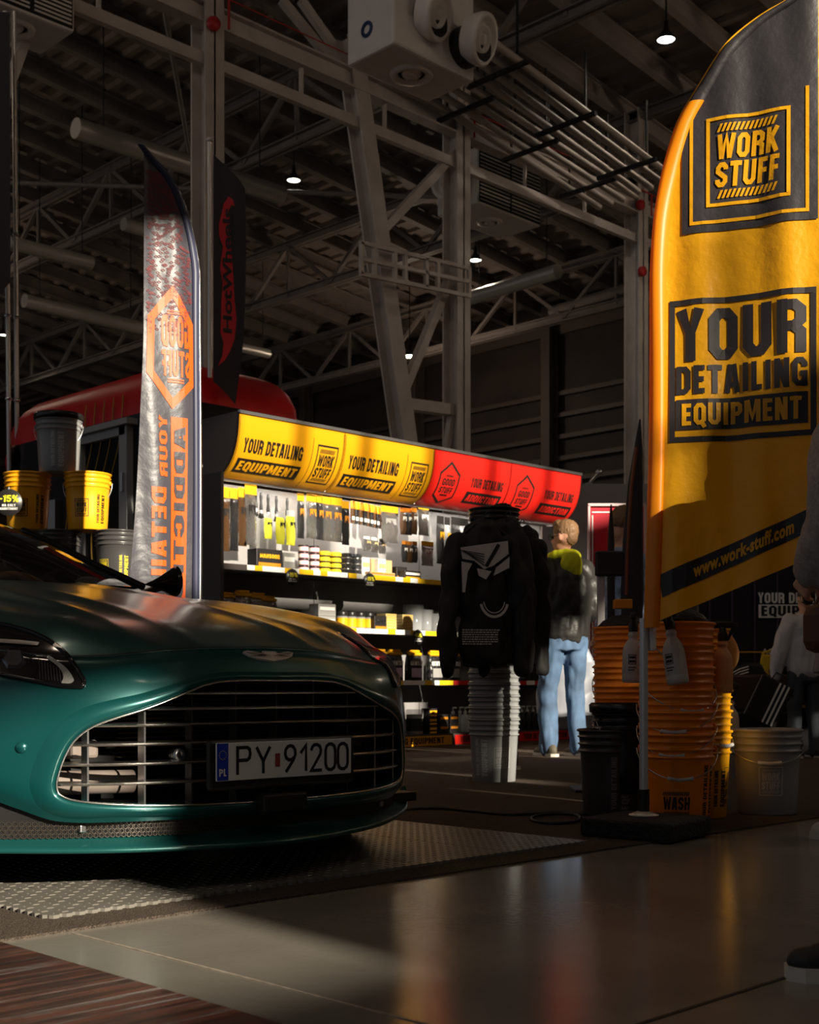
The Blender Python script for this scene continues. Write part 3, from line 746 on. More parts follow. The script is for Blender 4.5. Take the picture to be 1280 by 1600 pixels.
# --- bottom: mesh, lip
LIP = pchip([0,.1,.28,.45,.6,.72,.85,.95], [.045,.037,-.018,-.09,-.185,-.275,-.39,-.50])
LZ = pchip([0,.5,.72,.85,.95], [.122,.125,.130,.133,.140])
us = np.linspace(-.95, .95, 77); P = []
for u in us:
    a = abs(u); v = LIP(a); z = LZ(a); back = max(min(NOSE(a)-.05, v-.06), v-.22); flick = max(0, (a-.84)/.11)**2*.045
    P.append([cp(u, v-.20, z-.006), cp(u, v-.004, z-.002), cp(u, v, z+.004+flick*.6), cp(u, v-.006, z+.013+flick), cp(u, v-.04, z+.022+flick*.6), cp(u, back, .165)])
m = MB(); m.grid(P); m.build('splitter_lip', M_carbon, car)
P = []
for u in us:
    a = abs(u); v = NOSE(a)-.050; P.append([cp(u, min(v, LIP(a)-.05), .160), cp(u, v-.01, BOT(a)+.012)])
m = MB(); m.grid(P); m.build('mesh_backing', M_black, car)
# honeycomb: small rings laid on that band
m = MB(); r = .0068; dx = .0125
for k in range(int(1.7/dx)):
    for j in range(4):
        u = -.85+k*dx+(dx/2 if j % 2 else 0); a = abs(u); z = .166+j*.0108
        if z > BOT(a)+.004: continue
        v0 = min(NOSE(a)-.050, LIP(a)-.05); v1 = NOSE(a)-.06; t = (z-.16)/(BOT(a)+.012-.16); v = v0+(v1-v0)*t+.004
        du = .01; dv = (NOSE(min(a+du,.98))-NOSE(a))/du*(1 if u > 0 else -1)
        vs = []
        for rr in (r, r*.74):
            for q_ in range(6):
                an = PI/6+q_*PI/3; x = rr*math.cos(an); vs.append(cp(u+x*.9, v+dv*x*.9, z+rr*math.sin(an)))
        m.add(vs, [(q_, (q_+1)%6, 6+(q_+1)%6, 6+q_) for q_ in range(6)])
m.build('honeycomb_mesh', mat('mesh_black', (.10,.085,.07), .35, metal=.6), car)
m = MB()
for s in (-1, 1): m.rbox(cp(s*.52, -.165, .185), (.018, .012, .02), .003)
m.build('mesh_sensor', M_alu, car)
for s in (-1, 1):
    p = skin_front(s*.665, .398, .002); m = MB(); m.lathe([(0,.004),(.013,.003),(.0155,-.002),(.0155,-.012)], n=18)
    o = m.build('bumper_sensor', M_paint, car); o.location = p; o.rotation_euler = (PI/2, 0, s*.75)
# black camera box under the plate
m = MB(); m.rbox(cp(-.015, .018, .236), (.15, .05, .05), .008); m.build('radar_cover', M_black, car)

# --- number plate
pl = MB(); pl.rbox(cp(0, .012, .338), (.560, .026, .152), .012); plate = pl.build('plate_holder', mat('holder_black', (.012,.012,.012), .35), car); plate.scale = (.90,.90,.90); plate.location = cp(-.006,.004,.040)
m = MB(); m.rbox(cp(0, .028, .348), (.520, .006, .112), .004); pw = m.build('number_plate', mat('plate_white', (.74,.76,.80), .35), plate)
def plate_fn(lift): return lambda x, y: cp(x, .0312+lift, .348+y)
fl = Flat(); fl.rect(-.2585, -.0545, -.218, .0545); fl.lay('country_band', mat('plate_blue', (.01,.04,.42), .35), plate_fn(.0004), plate)
fl = Flat()
for k in range(12):
    a = k*PI/6; cx_, cy_ = -.238+.0125*math.cos(a), .020+.0125*math.sin(a)
    fl.poly([(cx_+.0022*(1 if j%2==0 else .45)*math.cos(PI/2+j*PI/5), cy_+.0022*(1 if j%2==0 else .45)*math.sin(PI/2+j*PI/5)) for j in range(10)])
fl.lay('star_ring', mat('plate_gold', (.85,.65,.05), .4), plate_fn(.0008), plate)
fl = Flat(); fl.block('PL', -.2515, -.042, .027, .022, hw=.8); fl.lay('country_code', mat('plate_letter_white', (.8,.8,.8), .4), plate_fn(.0008), plate)
def plate_chars(txt, x, y, h, hw):
    fl = Flat(); w = h*.52; K = {'P':[([(0,0),(0,1),(.5,1),(.62,.93),(.66,.77),(.62,.61),(.5,.53),(0,.53)],0)],
        'Y':[([(0,1),(.36,.46),(.36,0)],0),([(.36,.46),(.72,1)],0)], '9':[([(.1,0),(.52,.46),(.62,.66),(.60,.84),(.48,.97),(.34,1),(.2,.97),(.08,.84),(.06,.68),(.12,.54),(.26,.46),(.42,.47),(.56,.56)],0)],
        '1':[([(.42,0),(.42,1),(.12,.70)],0)], '2':[([(.03,.78),(.08,.9),(.2,.99),(.36,1),(.52,.93),(.58,.78),(.54,.62),(.03,0),(.64,0)],0)],
        '0':[([(.04,.24),(.1,.08),(.24,0),(.40,0),(.54,.08),(.60,.24),(.60,.76),(.54,.92),(.40,1),(.24,1),(.1,.92),(.04,.76)],1)]}
    for c, cx_ in txt:
        for pts, cl in K[c]: fl.line([(x+cx_*.965+a*h*.88, y+b_*h) for a, b_ in pts], hw, cl)
    return fl
fl = plate_chars([('P',-.192),('Y',-.120),('9',-.012),('1',.046),('2',.096),('0',.155),('0',.208)], 0, -.040, .080, .0052)
fl.lay('registration', mat('plate_ink', (.01,.01,.012), .5), plate_fn(.0008), plate)
fl = Flat(); fl.rect(-.046, -.022, -.027, .018); fl.lay('plate_sticker', mat('sticker_red', (.28,.05,.06), .5, noise=(260,.7)), plate_fn(.0008), plate)
fl = Flat(); fl.text('ASTON MARTIN', -.13, -.076, .22, .011, .02); fl.lay('dealer_lettering', mat('faint_grey', (.045,.045,.045), .6), lambda x, y: cp(x, .0262, .348+y), plate)
# --- winged emblem on the nose
wing = [(-.088,.012),(-.070,.016),(-.030,.010),(-.022,.015),(.022,.015),(.030,.010),(.070,.016),(.088,.012),(.074,.000),(.048,-.008),(.020,-.012),(0,-.016),(-.020,-.012),(-.048,-.008),(-.074,.000)]
def em_fn(x, y, z):
    p = skin_front(x, .632+y*.9, 0.); return p+Vector((0, -.55, .83)).normalized()*z
em = MB(); em.prism(wing, .0, .006, em_fn); emb = em.build('emblem', mat('emblem_silver', (.70,.70,.72), .35, metal=.55), car)
fl = Flat()
for k in range(-7, 8):
    if k: fl.line([(k*.0045, .004), (k*.0098, -.0065+abs(k)*.0008)], .0006)
for s in (-1, 1): fl.line([(s*.020,.009),(s*.078,.010)], .0007); fl.line([(s*.020,.004),(s*.070,.006)], .0007)
fl.lay('emblem_lines', M_black, lambda x, y: em_fn(x, y, .0066), emb)
# --- headlights: outline traced on the left picture light, mirrored for the other
LOUT = [(-70,1004),(-40,972),(0,977),(40,986),(80,1004),(106,1026),(123,1050),(132,1066),(127,1074),(100,1073),(60,1066),(0,1054),(-45,1040)]
def dens_loop(P, n=5):
    P = np.array(P+[P[0]], float); t = np.arange(len(P)); fx, fy = pchip(t, P[:,0]), pchip(t, P[:,1])
    return [(fx(a), fy(a)) for a in np.linspace(0, len(P)-1, (len(P)-1)*n+1)[:-1]]
def patch(px_poly, off, n=14):
    """surface patch on the skin inside a pixel outline"""
    L_ = dens_loop(px_poly); c = np.array(L_).mean(0); rings = []
    for s in [.02]+list(np.linspace(.12, 1, n)):
        rings.append([on_body(c[0]+(x-c[0])*s, c[1]+(y-c[1])*s, off) for x, y in L_])
    return rings
def mirrored(rings, s): return [[Vector((p.x*s, p.y, p.z)) for p in r] for r in rings]
R0 = patch(LOUT, .002); R1 = patch(LOUT, .012); 
E0 = [on_body(x, y, .004) for x, y in dens_loop(LOUT)]
BAR = [on_body(x, y, .006) for x, y in dens_loop([(-30,999),(0,1001),(62,1006),(58,1011),(0,1007),(-30,1005)], 2)]
HEX = [(x, y) for x, y in [(3,1032),(12,1018),(36,1019),(42,1036),(32,1047),(12,1046)]]
DRL = dens_loop([(75,1026),(92,1036),(108,1050),(116,1064),(108,1069),(96,1068),(100,1058),(92,1044),(74,1030)], 3)
for s in (1, -1):
    m = MB(); m.grid(mirrored(R0, s), wrap=True); hl = m.build('headlight', mat('lamp_black', (.010,.009,.010), .12, coat=.6), car)
    m = MB(); e = [Vector((p.x*s, p.y, p.z)) for p in E0]; m.tube(e, .006, 6, closed=True); m.build('headlight_rim', M_blk_gloss, hl)
    m = MB(); b_ = [Vector((p.x*s, p.y, p.z)) for p in BAR]; m.add(b_, [tuple(range(len(b_)))]); m.build('reflector_bar', M_alu, hl)
    m = MB()
    for (cx_, cy_, k_) in ((22,1033,1.),(-28,1024,.9)):
        c0 = on_body(cx_, cy_, .010)
        ring = [on_body(cx_+(x-22)*k_, cy_+(y-1033)*k_, .003) for x, y in HEX]; ring2 = [on_body(cx_+(x-22)*k_*.72, cy_+(y-1033)*k_*.72, .013) for x, y in HEX]
        rr = mirrored([ring, ring2, [c0]*6], s); m.grid(rr, smooth=False, wrap=True)
    m.build('projector', mat('projector_glass', (.35,.37,.42), .08, metal=.85), hl)
    m = MB(); d = [Vector((p.x*s, p.y, p.z)) for p in [on_body(x, y, .005) for x, y in DRL]]; m.add(d, [tuple(range(len(d)))]); m.build('day_running_light', mat('drl_white', (.50,.50,.47), .3, noise=(900,.8)), hl)
    m = MB()
    for k in range(9):
        x = 62+k*4.6; ln = [on_body(x-1, 1030+k*2.4, .004), on_body(x+1.2, 1062+k*.5, .004)]
        if all(ln): m.tube([Vector((p.x*s, p.y, p.z)) for p in ln], .0012, 5)
    m.build('lamp_fluting', mat('fluting', (.10,.085,.08), .3), hl)
    m = MB(); m.grid(mirrored(R1, s), wrap=True); m.build('headlight_cover', M_clear, hl)
# --- body behind: shoulders, sides, cabin
def loft(name, rows, m, parent=car, mirror=True, dense=4, smooth=True):
    """rows of (u, v, z); resampled smoothly, mirrored"""
    A = np.array(rows, float); n, k, _ = A.shape; tn = np.linspace(0, n-1, (n-1)*dense+1); tk = np.linspace(0, k-1, (k-1)*dense+1)
    B = np.zeros((len(tn), k, 3))
    for j in range(k):
        for c in range(3):
            f = pchip(range(n), A[:, j, c]); B[:, j, c] = [f(t) for t in tn]
    D = np.zeros((len(tn), len(tk), 3))
    for i in range(len(tn)):
        for c in range(3):
            f = pchip(range(k), B[i, :, c]); D[i, :, c] = [f(t) for t in tk]
    mb = MB()
    for s in ((1,-1) if mirror else (1,)): mb.grid([[cp(p[0]*s, p[1], p[2]) for p in r] for r in D], smooth)
    return mb.build(name, m, parent, weld=mirror)
last = half[-1]; ed = lambda u: tuple(last[int(np.argmin(abs(DU-u)))])
outer = [tuple(half[-1, -1])]
vr = [-2.15, -2.5, -3.0, -3.5, -4.0, -4.45]
inner = [(.70,-2.0,.950),(.775,-2.3,.952),(.80,-2.8,.955),(.80,-3.3,.965),(.76,-3.9,.97),(.55,-4.45,.93)]
rows = [[ed(.62), ed(.74), ed(.85), ed(.93), ed(.985)]]
for (u, v, z), vv in zip(inner, vr):
    w = .985 if vv > -2.4 else (.965 if vv > -3.0 else (.985 if vv > -4.1 else .90)); zo = .735 if vv > -3.0 else .74
    rows.append([(u, v, z), (u+(w-u)*.45, (v+vv)/2, z-.012), (u+(w-u)*.78, vv, z-.07), (u+(w-u)*.94, vv, z-.14), (w, vv, zo)])
loft('shoulder', rows, M_paint)
rows = []
for v, w, zt in [(-.99,.985,.66),(-1.4,.985,.70),(-1.95,.985,.735),(-2.5,.970,.735),(-3.0,.968,.737),(-3.6,.985,.74),(-4.1,.975,.74),(-4.45,.90,.74)]:
    rows.append([(w, v, zt), (w, v, .60), (w-.012, v, .45), (w+.0, v, .28), (w-.02, v, .16)])
sd_ = loft('door_side', rows, M_paint, dense=10)
bm = bmesh.new(); bm.from_mesh(sd_.data)
kill = [f for f in bm.faces if min(math.hypot(f.calc_center_median().y+AW[0], f.calc_center_median().z-AW[1]), math.hypot(f.calc_center_median().y+RW[0], f.calc_center_median().z-RW[1])) < .385]
bmesh.ops.delete(bm, geom=kill, context='FACES'); bm.to_mesh(sd_.data); bm.free()
loft('tail', [[(0,-4.45,.93),(.3,-4.45,.93),(.55,-4.45,.93),(.74,-4.45,.86),(.90,-4.45,.74)], [(0,-4.62,.88),(.3,-4.62,.88),(.55,-4.60,.87),(.72,-4.55,.82),(.87,-4.5,.70)],
              [(0,-4.66,.6),(.3,-4.66,.6),(.55,-4.63,.6),(.75,-4.56,.6),(.88,-4.48,.55)], [(0,-4.6,.22),(.3,-4.6,.22),(.55,-4.58,.22),(.75,-4.52,.22),(.88,-4.45,.22)]], M_paint)
# windscreen, roof, glasshouse
A_ = [(.62,-1.71,.949),(.60,-2.075,1.066),(.578,-2.349,1.166),(.555,-2.60,1.245)]
C_ = [(0,-1.43,.925),(0,-1.78,1.065),(0,-2.12,1.185),(0,-2.40,1.268)]
ws = []
for a, c in zip(A_, C_):
    ws.append([tuple(c[i]+(a[i]-c[i])*f+(0, (1-f*f*f)*.0, .0)[i] for i in range(3)) if f in (0,1) else (a[0]*f, c[1]+(a[1]-c[1])*f**2.2, c[2]+(a[2]-c[2])*f**2.0) for f in (0,.35,.7,1.)])
loft('windscreen', ws, M_glass_d)
roof_e = [(.555,-2.60,1.245),(.545,-3.0,1.258),(.52,-3.5,1.205),(.48,-4.0,1.10)]
roof_c = [(0,-2.40,1.268),(0,-2.95,1.292),(0,-3.5,1.235),(0,-4.0,1.12)]
loft('roof', [[(a[0]*f, c[1]+(a[1]-c[1])*f**2, c[2]+(a[2]-c[2])*f**3) for f in (0,.4,.75,1.)] for a, c in zip(roof_e, roof_c)], M_paint)
loft('rear_window', [[(a[0]*f, a[1], a[2]+(1-f*f)*.02) for f in (0,.4,.75,1.)] for a in [(.48,-4.0,1.10),(.52,-4.25,1.0),(.55,-4.45,.93)]], M_blk_gloss)
loft('side_window', [[A_[0], (.64,-1.76,.949), (.66,-1.85,.95)], [(.585,-2.25,1.13),(.68,-2.28,1.05),(.775,-2.32,.954)], [roof_e[0],(.69,-2.75,1.11),(.80,-2.85,.957)], [roof_e[1],(.69,-3.2,1.12),(.80,-3.3,.967)], [roof_e[2],(.67,-3.6,1.09),(.775,-3.75,.972)], [roof_e[3],(.60,-4.05,1.04),(.72,-4.1,.965)]], M_blk_gloss)
for s in (-1, 1):
    m = MB(); m.tube([cp(s*p[0], p[1], p[2]+.004) for p in A_], .016, 8); m.build('windscreen_pillar', M_blk_gloss, car)
# door mirrors
for s in (-1, 1):
    m = MB(); P = []
    for t in np.linspace(0, 1, 11):
        w = max(.02, (t*1.05)**.8*(1-max(0,(t-.8)/.2)**3)**.5 if t < 1 else .02); row_ = []
        for k in range(14):
            a = 2*PI*k/14; row_.append(cp(s*(.80+.215*t), -1.99-.05*t+.085*w*math.cos(a)*.75, .985+.030*t+.082*w*math.sin(a)*(.35+.65*t)))
        P.append(row_)
    m.grid(P, wrap=True); mo = m.build('door_mirror', M_blk_gloss, car, weld=True)
    m = MB(); m.bar(cp(s*.80,-2.02,.945), cp(s*.92,-2.02,.985), .05, .025); m.build('mirror_arm', M_black, mo)
# interior
m = MB(); m.rbox(cp(0,-1.95,.86), (1.25,.5,.16), .05); m.build('dashboard', mat('dash_black', (.02,.016,.014), .6), car)
m = MB(); m.tube([cp(.33+.185*math.cos(a), -2.17-.07*math.sin(a), .85+.165*math.sin(a)) for a in np.linspace(0, 2*PI, 33)[:-1]], .017, 8, closed=True); m.build('steering_wheel', M_tan, car)
for s in (-1, 1):
    m = MB(); m.rbox(cp(s*.36,-2.95,.78), (.50,.22,.72), .08, M=Matrix.Rotation(-.25,3,'X')); m.rbox(cp(s*.36,-2.6,.42), (.52,.6,.2), .07); m.build('seat', M_tan, car)
m = MB(); m.box(cp(0,-2.4,.17), (1.8,4.0,.03)); m.box(cp(0,-.62,.50), (1.3,.03,.34)); m.build('underbody', M_black, car)
# wheels
for (v, z, r) in (AW, RW):
    for s in (-1, 1):
        m = MB(); rot = Matrix.Rotation(PI/2, 3, 'Y')
        m.lathe([(.24,-.12),(.315,-.13),(.340,-.10),(.345,0),(.340,.10),(.315,.13),(.24,.12)], cp(s*.84, v, .345+.012), 36, rot); wl = m.build('wheel', M_rub, car)
        m = MB(); m.lathe([(.245,.11),(.25,.0),(.24,-.11)], cp(s*.84, v, .357), 36, rot)
        for k in range(10):
            a = k*PI/5; m.bar(cp(s*.92, v+.03*math.cos(a), .357+.03*math.sin(a)), cp(s*.94, v+.24*math.cos(a), .357+.24*math.sin(a)), .03, .025, up=(1,0,0))
        m.build('wheel_rim', M_alu, wl)
# ================================================================== the shop rack (long side along x, front towards -y)
YF, YBK = 8.0, 8.44; RX0, RX1 = 5.98, 10.34; XS = 8.16        # XS: yellow half ends, red half begins
M_rk = mat('rack_brown_grey', (.065,.05,.048), .5)
M_peg = mat('pegboard_grey', (.26,.25,.25), .55)
M_yel = mat('sign_yellow', (.74,.33,.006), .32, spec=.5)
M_sred = mat('sign_red', (.66,.016,.010), .32, spec=.5)
M_ink = mat('print_black', (.012,.010,.008), .45)
M_strip_y = mat('strip_yellow', (.88,.52,.01), .4); M_strip_w = mat('strip_white', (.85,.85,.82), .4); M_strip_r = mat('strip_red', (.60,.02,.02), .4)
rack = thing('shop_rack', 'long shop rack with pegboard back under the yellow and red signs', 'shelving', ((RX0+RX1)/2, YBK, 0))
rx = lambda x: x-(RX0+RX1)/2
ry = lambda y: y-YBK
UX = (RX0+.02, 7.28, 8.56, 9.45, RX1-.02)
for k, x in enumerate(UX):
    m = MB(); m.box((rx(x), ry(YBK+.02), 1.08), (.05, .06, 2.16)); m.build('upright', M_rk, rack)
m = MB(); m.box((rx(RX0-.03), ry((YF+YBK)/2-.02), 1.08), (.03, .50, 2.16)); m.build('end_panel', M_rk, rack)
for k in range(4):
    x0 = UX[k]; w = UX[k+1]-x0-.01; m = MB(); m.box((rx(x0+w/2), ry(YBK-.005), 1.12), (w, .012, 2.08))
    for i in range(20):
        for j in range(18): m.box((rx(x0+.05+i*.052), ry(YBK-.0115), 1.52+j*.04), (.012,.002,.012)) if False else None
    m.build('back_panel', M_peg, rack)
SHELF = (1.475, 1.02, .585)
for z in SHELF:
    for k in range(4):
        x0 = UX[k]; w = UX[k+1]-x0-.01
        m = MB(); m.box((rx(x0+w/2), ry((YF+YBK)/2), z-.02), (w, YBK-YF, .025)); m.box((rx(x0+w/2), ry(YF+.004), z-.02), (w, .012, .045))
        sh = m.build('shelf', M_rk, rack)
        m = MB(); n = 14; r_ = random.Random(int(z*1000)+k); lo = .22 if (k == 0 and z > 1.4) else 0.
        for i in range(n):
            xa = x0+lo+(w-lo)*i/n; c = 1 if r_.random() < .42 else 0; m.cur = c if k < 2 else (2 if c == 0 else 1)
            m.box((rx(xa+(w-lo)/n/2), ry(YF-.004), z-.018), ((w-lo)/n, .006, .040))
        m.build('price_strip', [M_strip_y, M_strip_w, M_strip_r], sh)
for k in range(4):
    x0 = UX[k]; w = UX[k+1]-x0-.01; m = MB(); m.box((rx(x0+w/2), ry((YF+YBK)/2), .055), (w, YBK-YF, .11)); pb = m.build('plinth', M_rk, rack)
    m = MB(); m.box((rx(x0+w/2), ry(YF-.004), .055), (w-.03, .006, .085)); m.build('plinth_sign', M_yel if k < 2 else M_sred, pb)
    fl = Flat()
    if k < 2: fl.block('YOUR DETAILING EQUIPMENT', x0+.08, .03, w-.2, .055)
    else: fl.block('YOUR DETAILING ADDICTION', x0+.08, .03, w-.2, .055)
    fl.lay('plinth_lettering', M_ink, lambda x, y: (rx(x), ry(YF-.0085), y), pb)
m = MB(); m.box((rx((RX0+RX1)/2), ry(8.30), 2.205), (RX1-RX0-.2, .04, .02)); m.build('added_light_rail', M_rk, rack)  # rail and glowing strip added, hidden behind the signs, to brighten the goods
m = MB(); m.box((rx((RX0+RX1)/2), ry(8.30), 2.192), (RX1-RX0-.2, .03, .006)); m.build('added_light_strip', mat('rack_fill_glow', (1,1,1), .5, emit=(1,.94,.82), es=4.), rack)
for k in range(4):  # added area lights, fill for the dark pegboard
    ld = bpy.data.lights.new('rack_fill_light', 'AREA'); ld.shape = 'RECTANGLE'; ld.size = 1.0; ld.size_y = .05; ld.energy = 9 if k < 2 else 5; ld.color = (1,.93,.82)
    lo = bpy.data.objects.new('rack_fill_light', ld); COL.objects.link(lo); lo.parent = rack; lo.location = (rx(RX0+.56+k*1.08), ry(8.24), 2.185)
# --- header signs: each panel lifts off by itself; convex, top leaning out
def head_pt(x, t, lift=0.):
    """t 0..1 bottom to top along the curved face"""
    P0, P1, P2 = (8.14, 2.14), (7.86, 2.22), (7.86, 2.615)
    y = (1-t)**2*P0[0]+2*t*(1-t)*P1[0]+t*t*P2[0]; z = (1-t)**2*P0[1]+2*t*(1-t)*P1[1]+t*t*P2[1]
    dy = 2*(1-t)*(P1[0]-P0[0])+2*t*(P2[0]-P1[0]); dz = 2*(1-t)*(P1[1]-P0[1])+2*t*(P2[1]-P1[1]); L_ = math.hypot(dy, dz)
    return Vector((x, y-dz/L_*lift, z+dy/L_*lift))
HXs = [6.04, 7.12, 8.17, 9.20, 10.25]
labs = ['yellow curved sign panel at the dark end of the rack header', 'yellow curved sign panel between the other yellow one and the red ones',
        'red curved sign panel touching the yellow panels', 'red curved sign panel at the far end of the rack header']
for k in range(4):
    x0, x1 = HXs[k], HXs[k+1]; red = k > 1
    t = thing('header_sign', labs[k], 'sign', (x0, 8.14, 2.14), 0, 'header signs of the rack'); o0 = Vector((x0, 8.14, 2.14))
    m = MB(); m.grid([[head_pt(x, s)-o0 for s in np.linspace(0, 1, 17)] for x in (x0+.004, x1-.004)])
    m.grid([[head_pt(x, s, -.02)-o0 for s in np.linspace(0, 1, 17)] for x in (x0+.004, x1-.004)])
    m.build('sign_face', M_sred if red else M_yel, t)
    if k in (0, 3):
        xe = x0 if k == 0 else x1; m = MB(); pr = [head_pt(xe, s)-o0 for s in np.linspace(0, 1, 17)]+[Vector((xe, 8.3, 2.615))-o0, Vector((xe, 8.3, 2.14))-o0]
        m.add(pr, [tuple(range(len(pr)))]); m.add([p+Vector((-.02 if k == 0 else .02,0,0)) for p in pr], [tuple(range(len(pr)))]); m.build('end_cap', M_rk, t)
    m = MB(); m.bar(head_pt(x0, 1.)-o0, head_pt(x1, 1.)-o0, .03, .025); m.build('edge_rail', M_alu, t); m = MB(); m.bar(head_pt(x0, 0)-o0, head_pt(x1, 0)-o0, .02, .02); m.build('edge_rail', M_alu, t)
    w = x1-x0; fl = Flat()
    if not red:
        fl.block('YOUR DETAILING', .07, .255, w*.545, .085); fl.frame(.05, .105, .05+w*.58, .215, .006)
        bx0, by0, bx1, by1 = .05, .105, .05+w*.58, .215
        fl.block('EQUIPMENT', bx0+.02, by0+.018, bx1-bx0-.05, by1-by0-.036, .12)
        lo_ = len(fl.f)
        fl.line([(w*.695,.04),(w*.695,.40)], .0022); work_stuff(fl, w*.74, .10, w*.205)
        fl.line([(.012,0.02),(.012,.44)], .002); fl.line([(w-.012,.02),(w-.012,.44)], .002)
    else:
        good_stuff(fl, w*.22, .24, .155); fl.block('YOUR DETAILING', w*.50, .26, w*.42, .068); fl.frame(w*.48, .12, w*.94, .225, .010)
        fl.line([(w-.012,.02),(w-.012,.44)], .002)
    Ltot = .52
    fn = lambda x, y, x0=x0, o0=o0: head_pt(x0+x, min(1, max(0, y/.46)), .0025)-o0
    fl.lay('sign_lettering', M_ink, fn, t, step=(0, .04))
    if not red:   # the boxed word is yellow on black: black box, letters on top
        f2 = Flat(); f2.rect(bx0, by0, bx1, by1); f2.lay('word_box', M_ink, lambda x, y, x0=x0, o0=o0: head_pt(x0+x, y/.46, .0032)-o0, t, step=(0, .04))
        f3 = Flat(); f3.block('EQUIPMENT', bx0+.02, by0+.018, bx1-bx0-.05, by1-by0-.036, .12); f3.lay('boxed_word', M_yel, lambda x, y, x0=x0, o0=o0: head_pt(x0+x, y/.46, .0042)-o0, t, step=(0, .03))
    else:
        f2 = Flat(); f2.rect(w*.49, .13, w*.93, .215); f2.lay('word_box', M_ink, lambda x, y, x0=x0, o0=o0: head_pt(x0+x, y/.46, .0032)-o0, t, step=(0, .04))
        f3 = Flat(); f3.block('ADDICTION', w*.505, .142, w*.40, .062, .1, hw=.8); f3.lay('boxed_word', M_sred, lambda x, y, x0=x0, o0=o0: head_pt(x0+x, y/.46, .0042)-o0, t, step=(0, .03))

# ------------------------------------------------------------------ goods
M_bag_b = mat('foil_black', (.018,.017,.018), .16, spec=.7, bump=(26,.9))
M_bag_s = mat('foil_clear', (.34,.33,.32), .10, metal=.75, bump=(30,1.))
M_bag_o = mat('foil_brown', (.10,.045,.015), .2, bump=(26,.9))
M_card = mat('card_yellow', (.85,.43,.01), .4); M_cardo = mat('card_orange', (.62,.22,.01), .45); M_cardw = mat('card_white', (.82,.80,.76), .5); M_cardk = mat('card_black', (.02,.018,.018), .35)
M_lime = mat('mitt_lime', (.62,.60,.03), .7); M_pad = mat('pad_yellow', (.82,.58,.02), .7); M_pink = mat('tub_pink', (.62,.22,.26), .4)
M_grey = mat('box_grey', (.30,.29,.28), .5); M_clearp = mat('clear_plastic', (.62,.64,.66), .12, alpha=.38, spec=.7)
M_lil = mat('label_lilac', (.55,.42,.55), .5); M_brist = mat('bristle', (.62,.42,.18), .8); M_wood = mat('kraft', (.55,.36,.18), .7)
def pouch(body, card, w=.1, h=.3, d=.035, win=None, label=True):
    """hanging bag: header card with punched hanger, puffy bag, printed label"""
    t = bpy.data.objects.new('hanging_pouch', None); COL.objects.link(t); t.empty_display_size = .05
    m = MB(); n, k = 9, 7; P = []
    r_ = random.Random(int(w*1e4+h*1e3))
    for side in (-1, 1):
        P = []
        for i in range(n):
            z = -h*.16-h*.84*i/(n-1); row_ = []
            for j in range(k):
                a = j/(k-1)-.5; puff = max(0, (1-(2*a)**4))*max(0, 1-((i/(n-1))*2-1)**6)
                row_.append((w*a*(1+.06*math.sin(i*1.7)), side*d*.5*puff*(1+.5*(r_.random()-.5))-.0, z))
            P.append(row_)
        m.grid(P)
    m.build('bag', body, t)
    m = MB(); m.rbox((0, -.002, -h*.085), (w*1.03, .012, h*.17), .003); hc = m.build('header_card', card, t)
    if label:
        m = MB(); m.box((0, -d*.5-.004, -h*.42), (w*.62, .003, h*.16)); m.build('label', win or M_cardw, t)
    m = MB(); m.cyl((0, .16, -.012), (0, -.03, -.012), .003, n=6); m.cyl((0,-.03,-.012), (0,-.034,.01), .003, n=6); m.build('hook', M_alu, t)
    return t
def brush():
    t = bpy.data.objects.new('detail_brush', None); COL.objects.link(t)
    m = MB(); m.lathe([(.0,0),(.008,-.003),(.011,-.04),(.008,-.09),(.013,-.14),(.010,-.17)], n=10); m.build('handle', M_black, t)
    m = MB(); m.lathe([(.012,-.165),(.013,-.19)], n=10); m.build('ferrule', M_alu, t)
    m = MB(); m.lathe([(.012,-.19),(.020,-.23),(.0,-.24)], n=10); m.build('bristles', M_cardk, t)
    return t
def narrow_pack(body, card):
    t = bpy.data.objects.new('brush_pack', None); COL.objects.link(t)
    m = MB(); m.rbox((0,0,-.10), (.032,.03,.2), .006); m.build('sleeve', body, t)
    m = MB(); m.rbox((0,-.004,-.035), (.034,.028,.07), .003); m.build('header_card', card, t)
    m = MB(); m.rbox((0,-.006,-.155), (.03,.022,.035), .003); m.build('label', M_cardw, t); return t
def tub(body, lid, lab, r=.042, h=.055):
    t = bpy.data.objects.new('product_tub', None); COL.objects.link(t)
    m = MB(); m.lathe([(0,0),(r*.94,0),(r,.006),(r,h*.78),(r*.9,h*.8)], n=18); m.build('jar', body, t)
    m = MB(); m.lathe([(r*1.03,h*.74),(r*1.05,h*.77),(r*1.05,h*.96),(r*.98,h),(0,h)], n=18); m.build('lid', lid, t)
    m = MB(); m.lathe([(r*1.012,h*.14),(r*1.012,h*.64)], n=18); m.build('label', lab, t); return t
def pad(body, edge):
    t = bpy.data.objects.new('polishing_pad', None); COL.objects.link(t); r = .052
    m = MB(); m.lathe([(0,0),(r*.9,0),(r,.010),(r*1.02,.022),(r*.96,.036),(r*.8,.044),(0,.046)], n=20); m.build('foam', body, t)
    m = MB(); m.lathe([(r*.93,-.001),(r*1.0,.002),(r*1.0,.008),(r*.95,.009)], n=20); m.build('backing', edge, t); return t
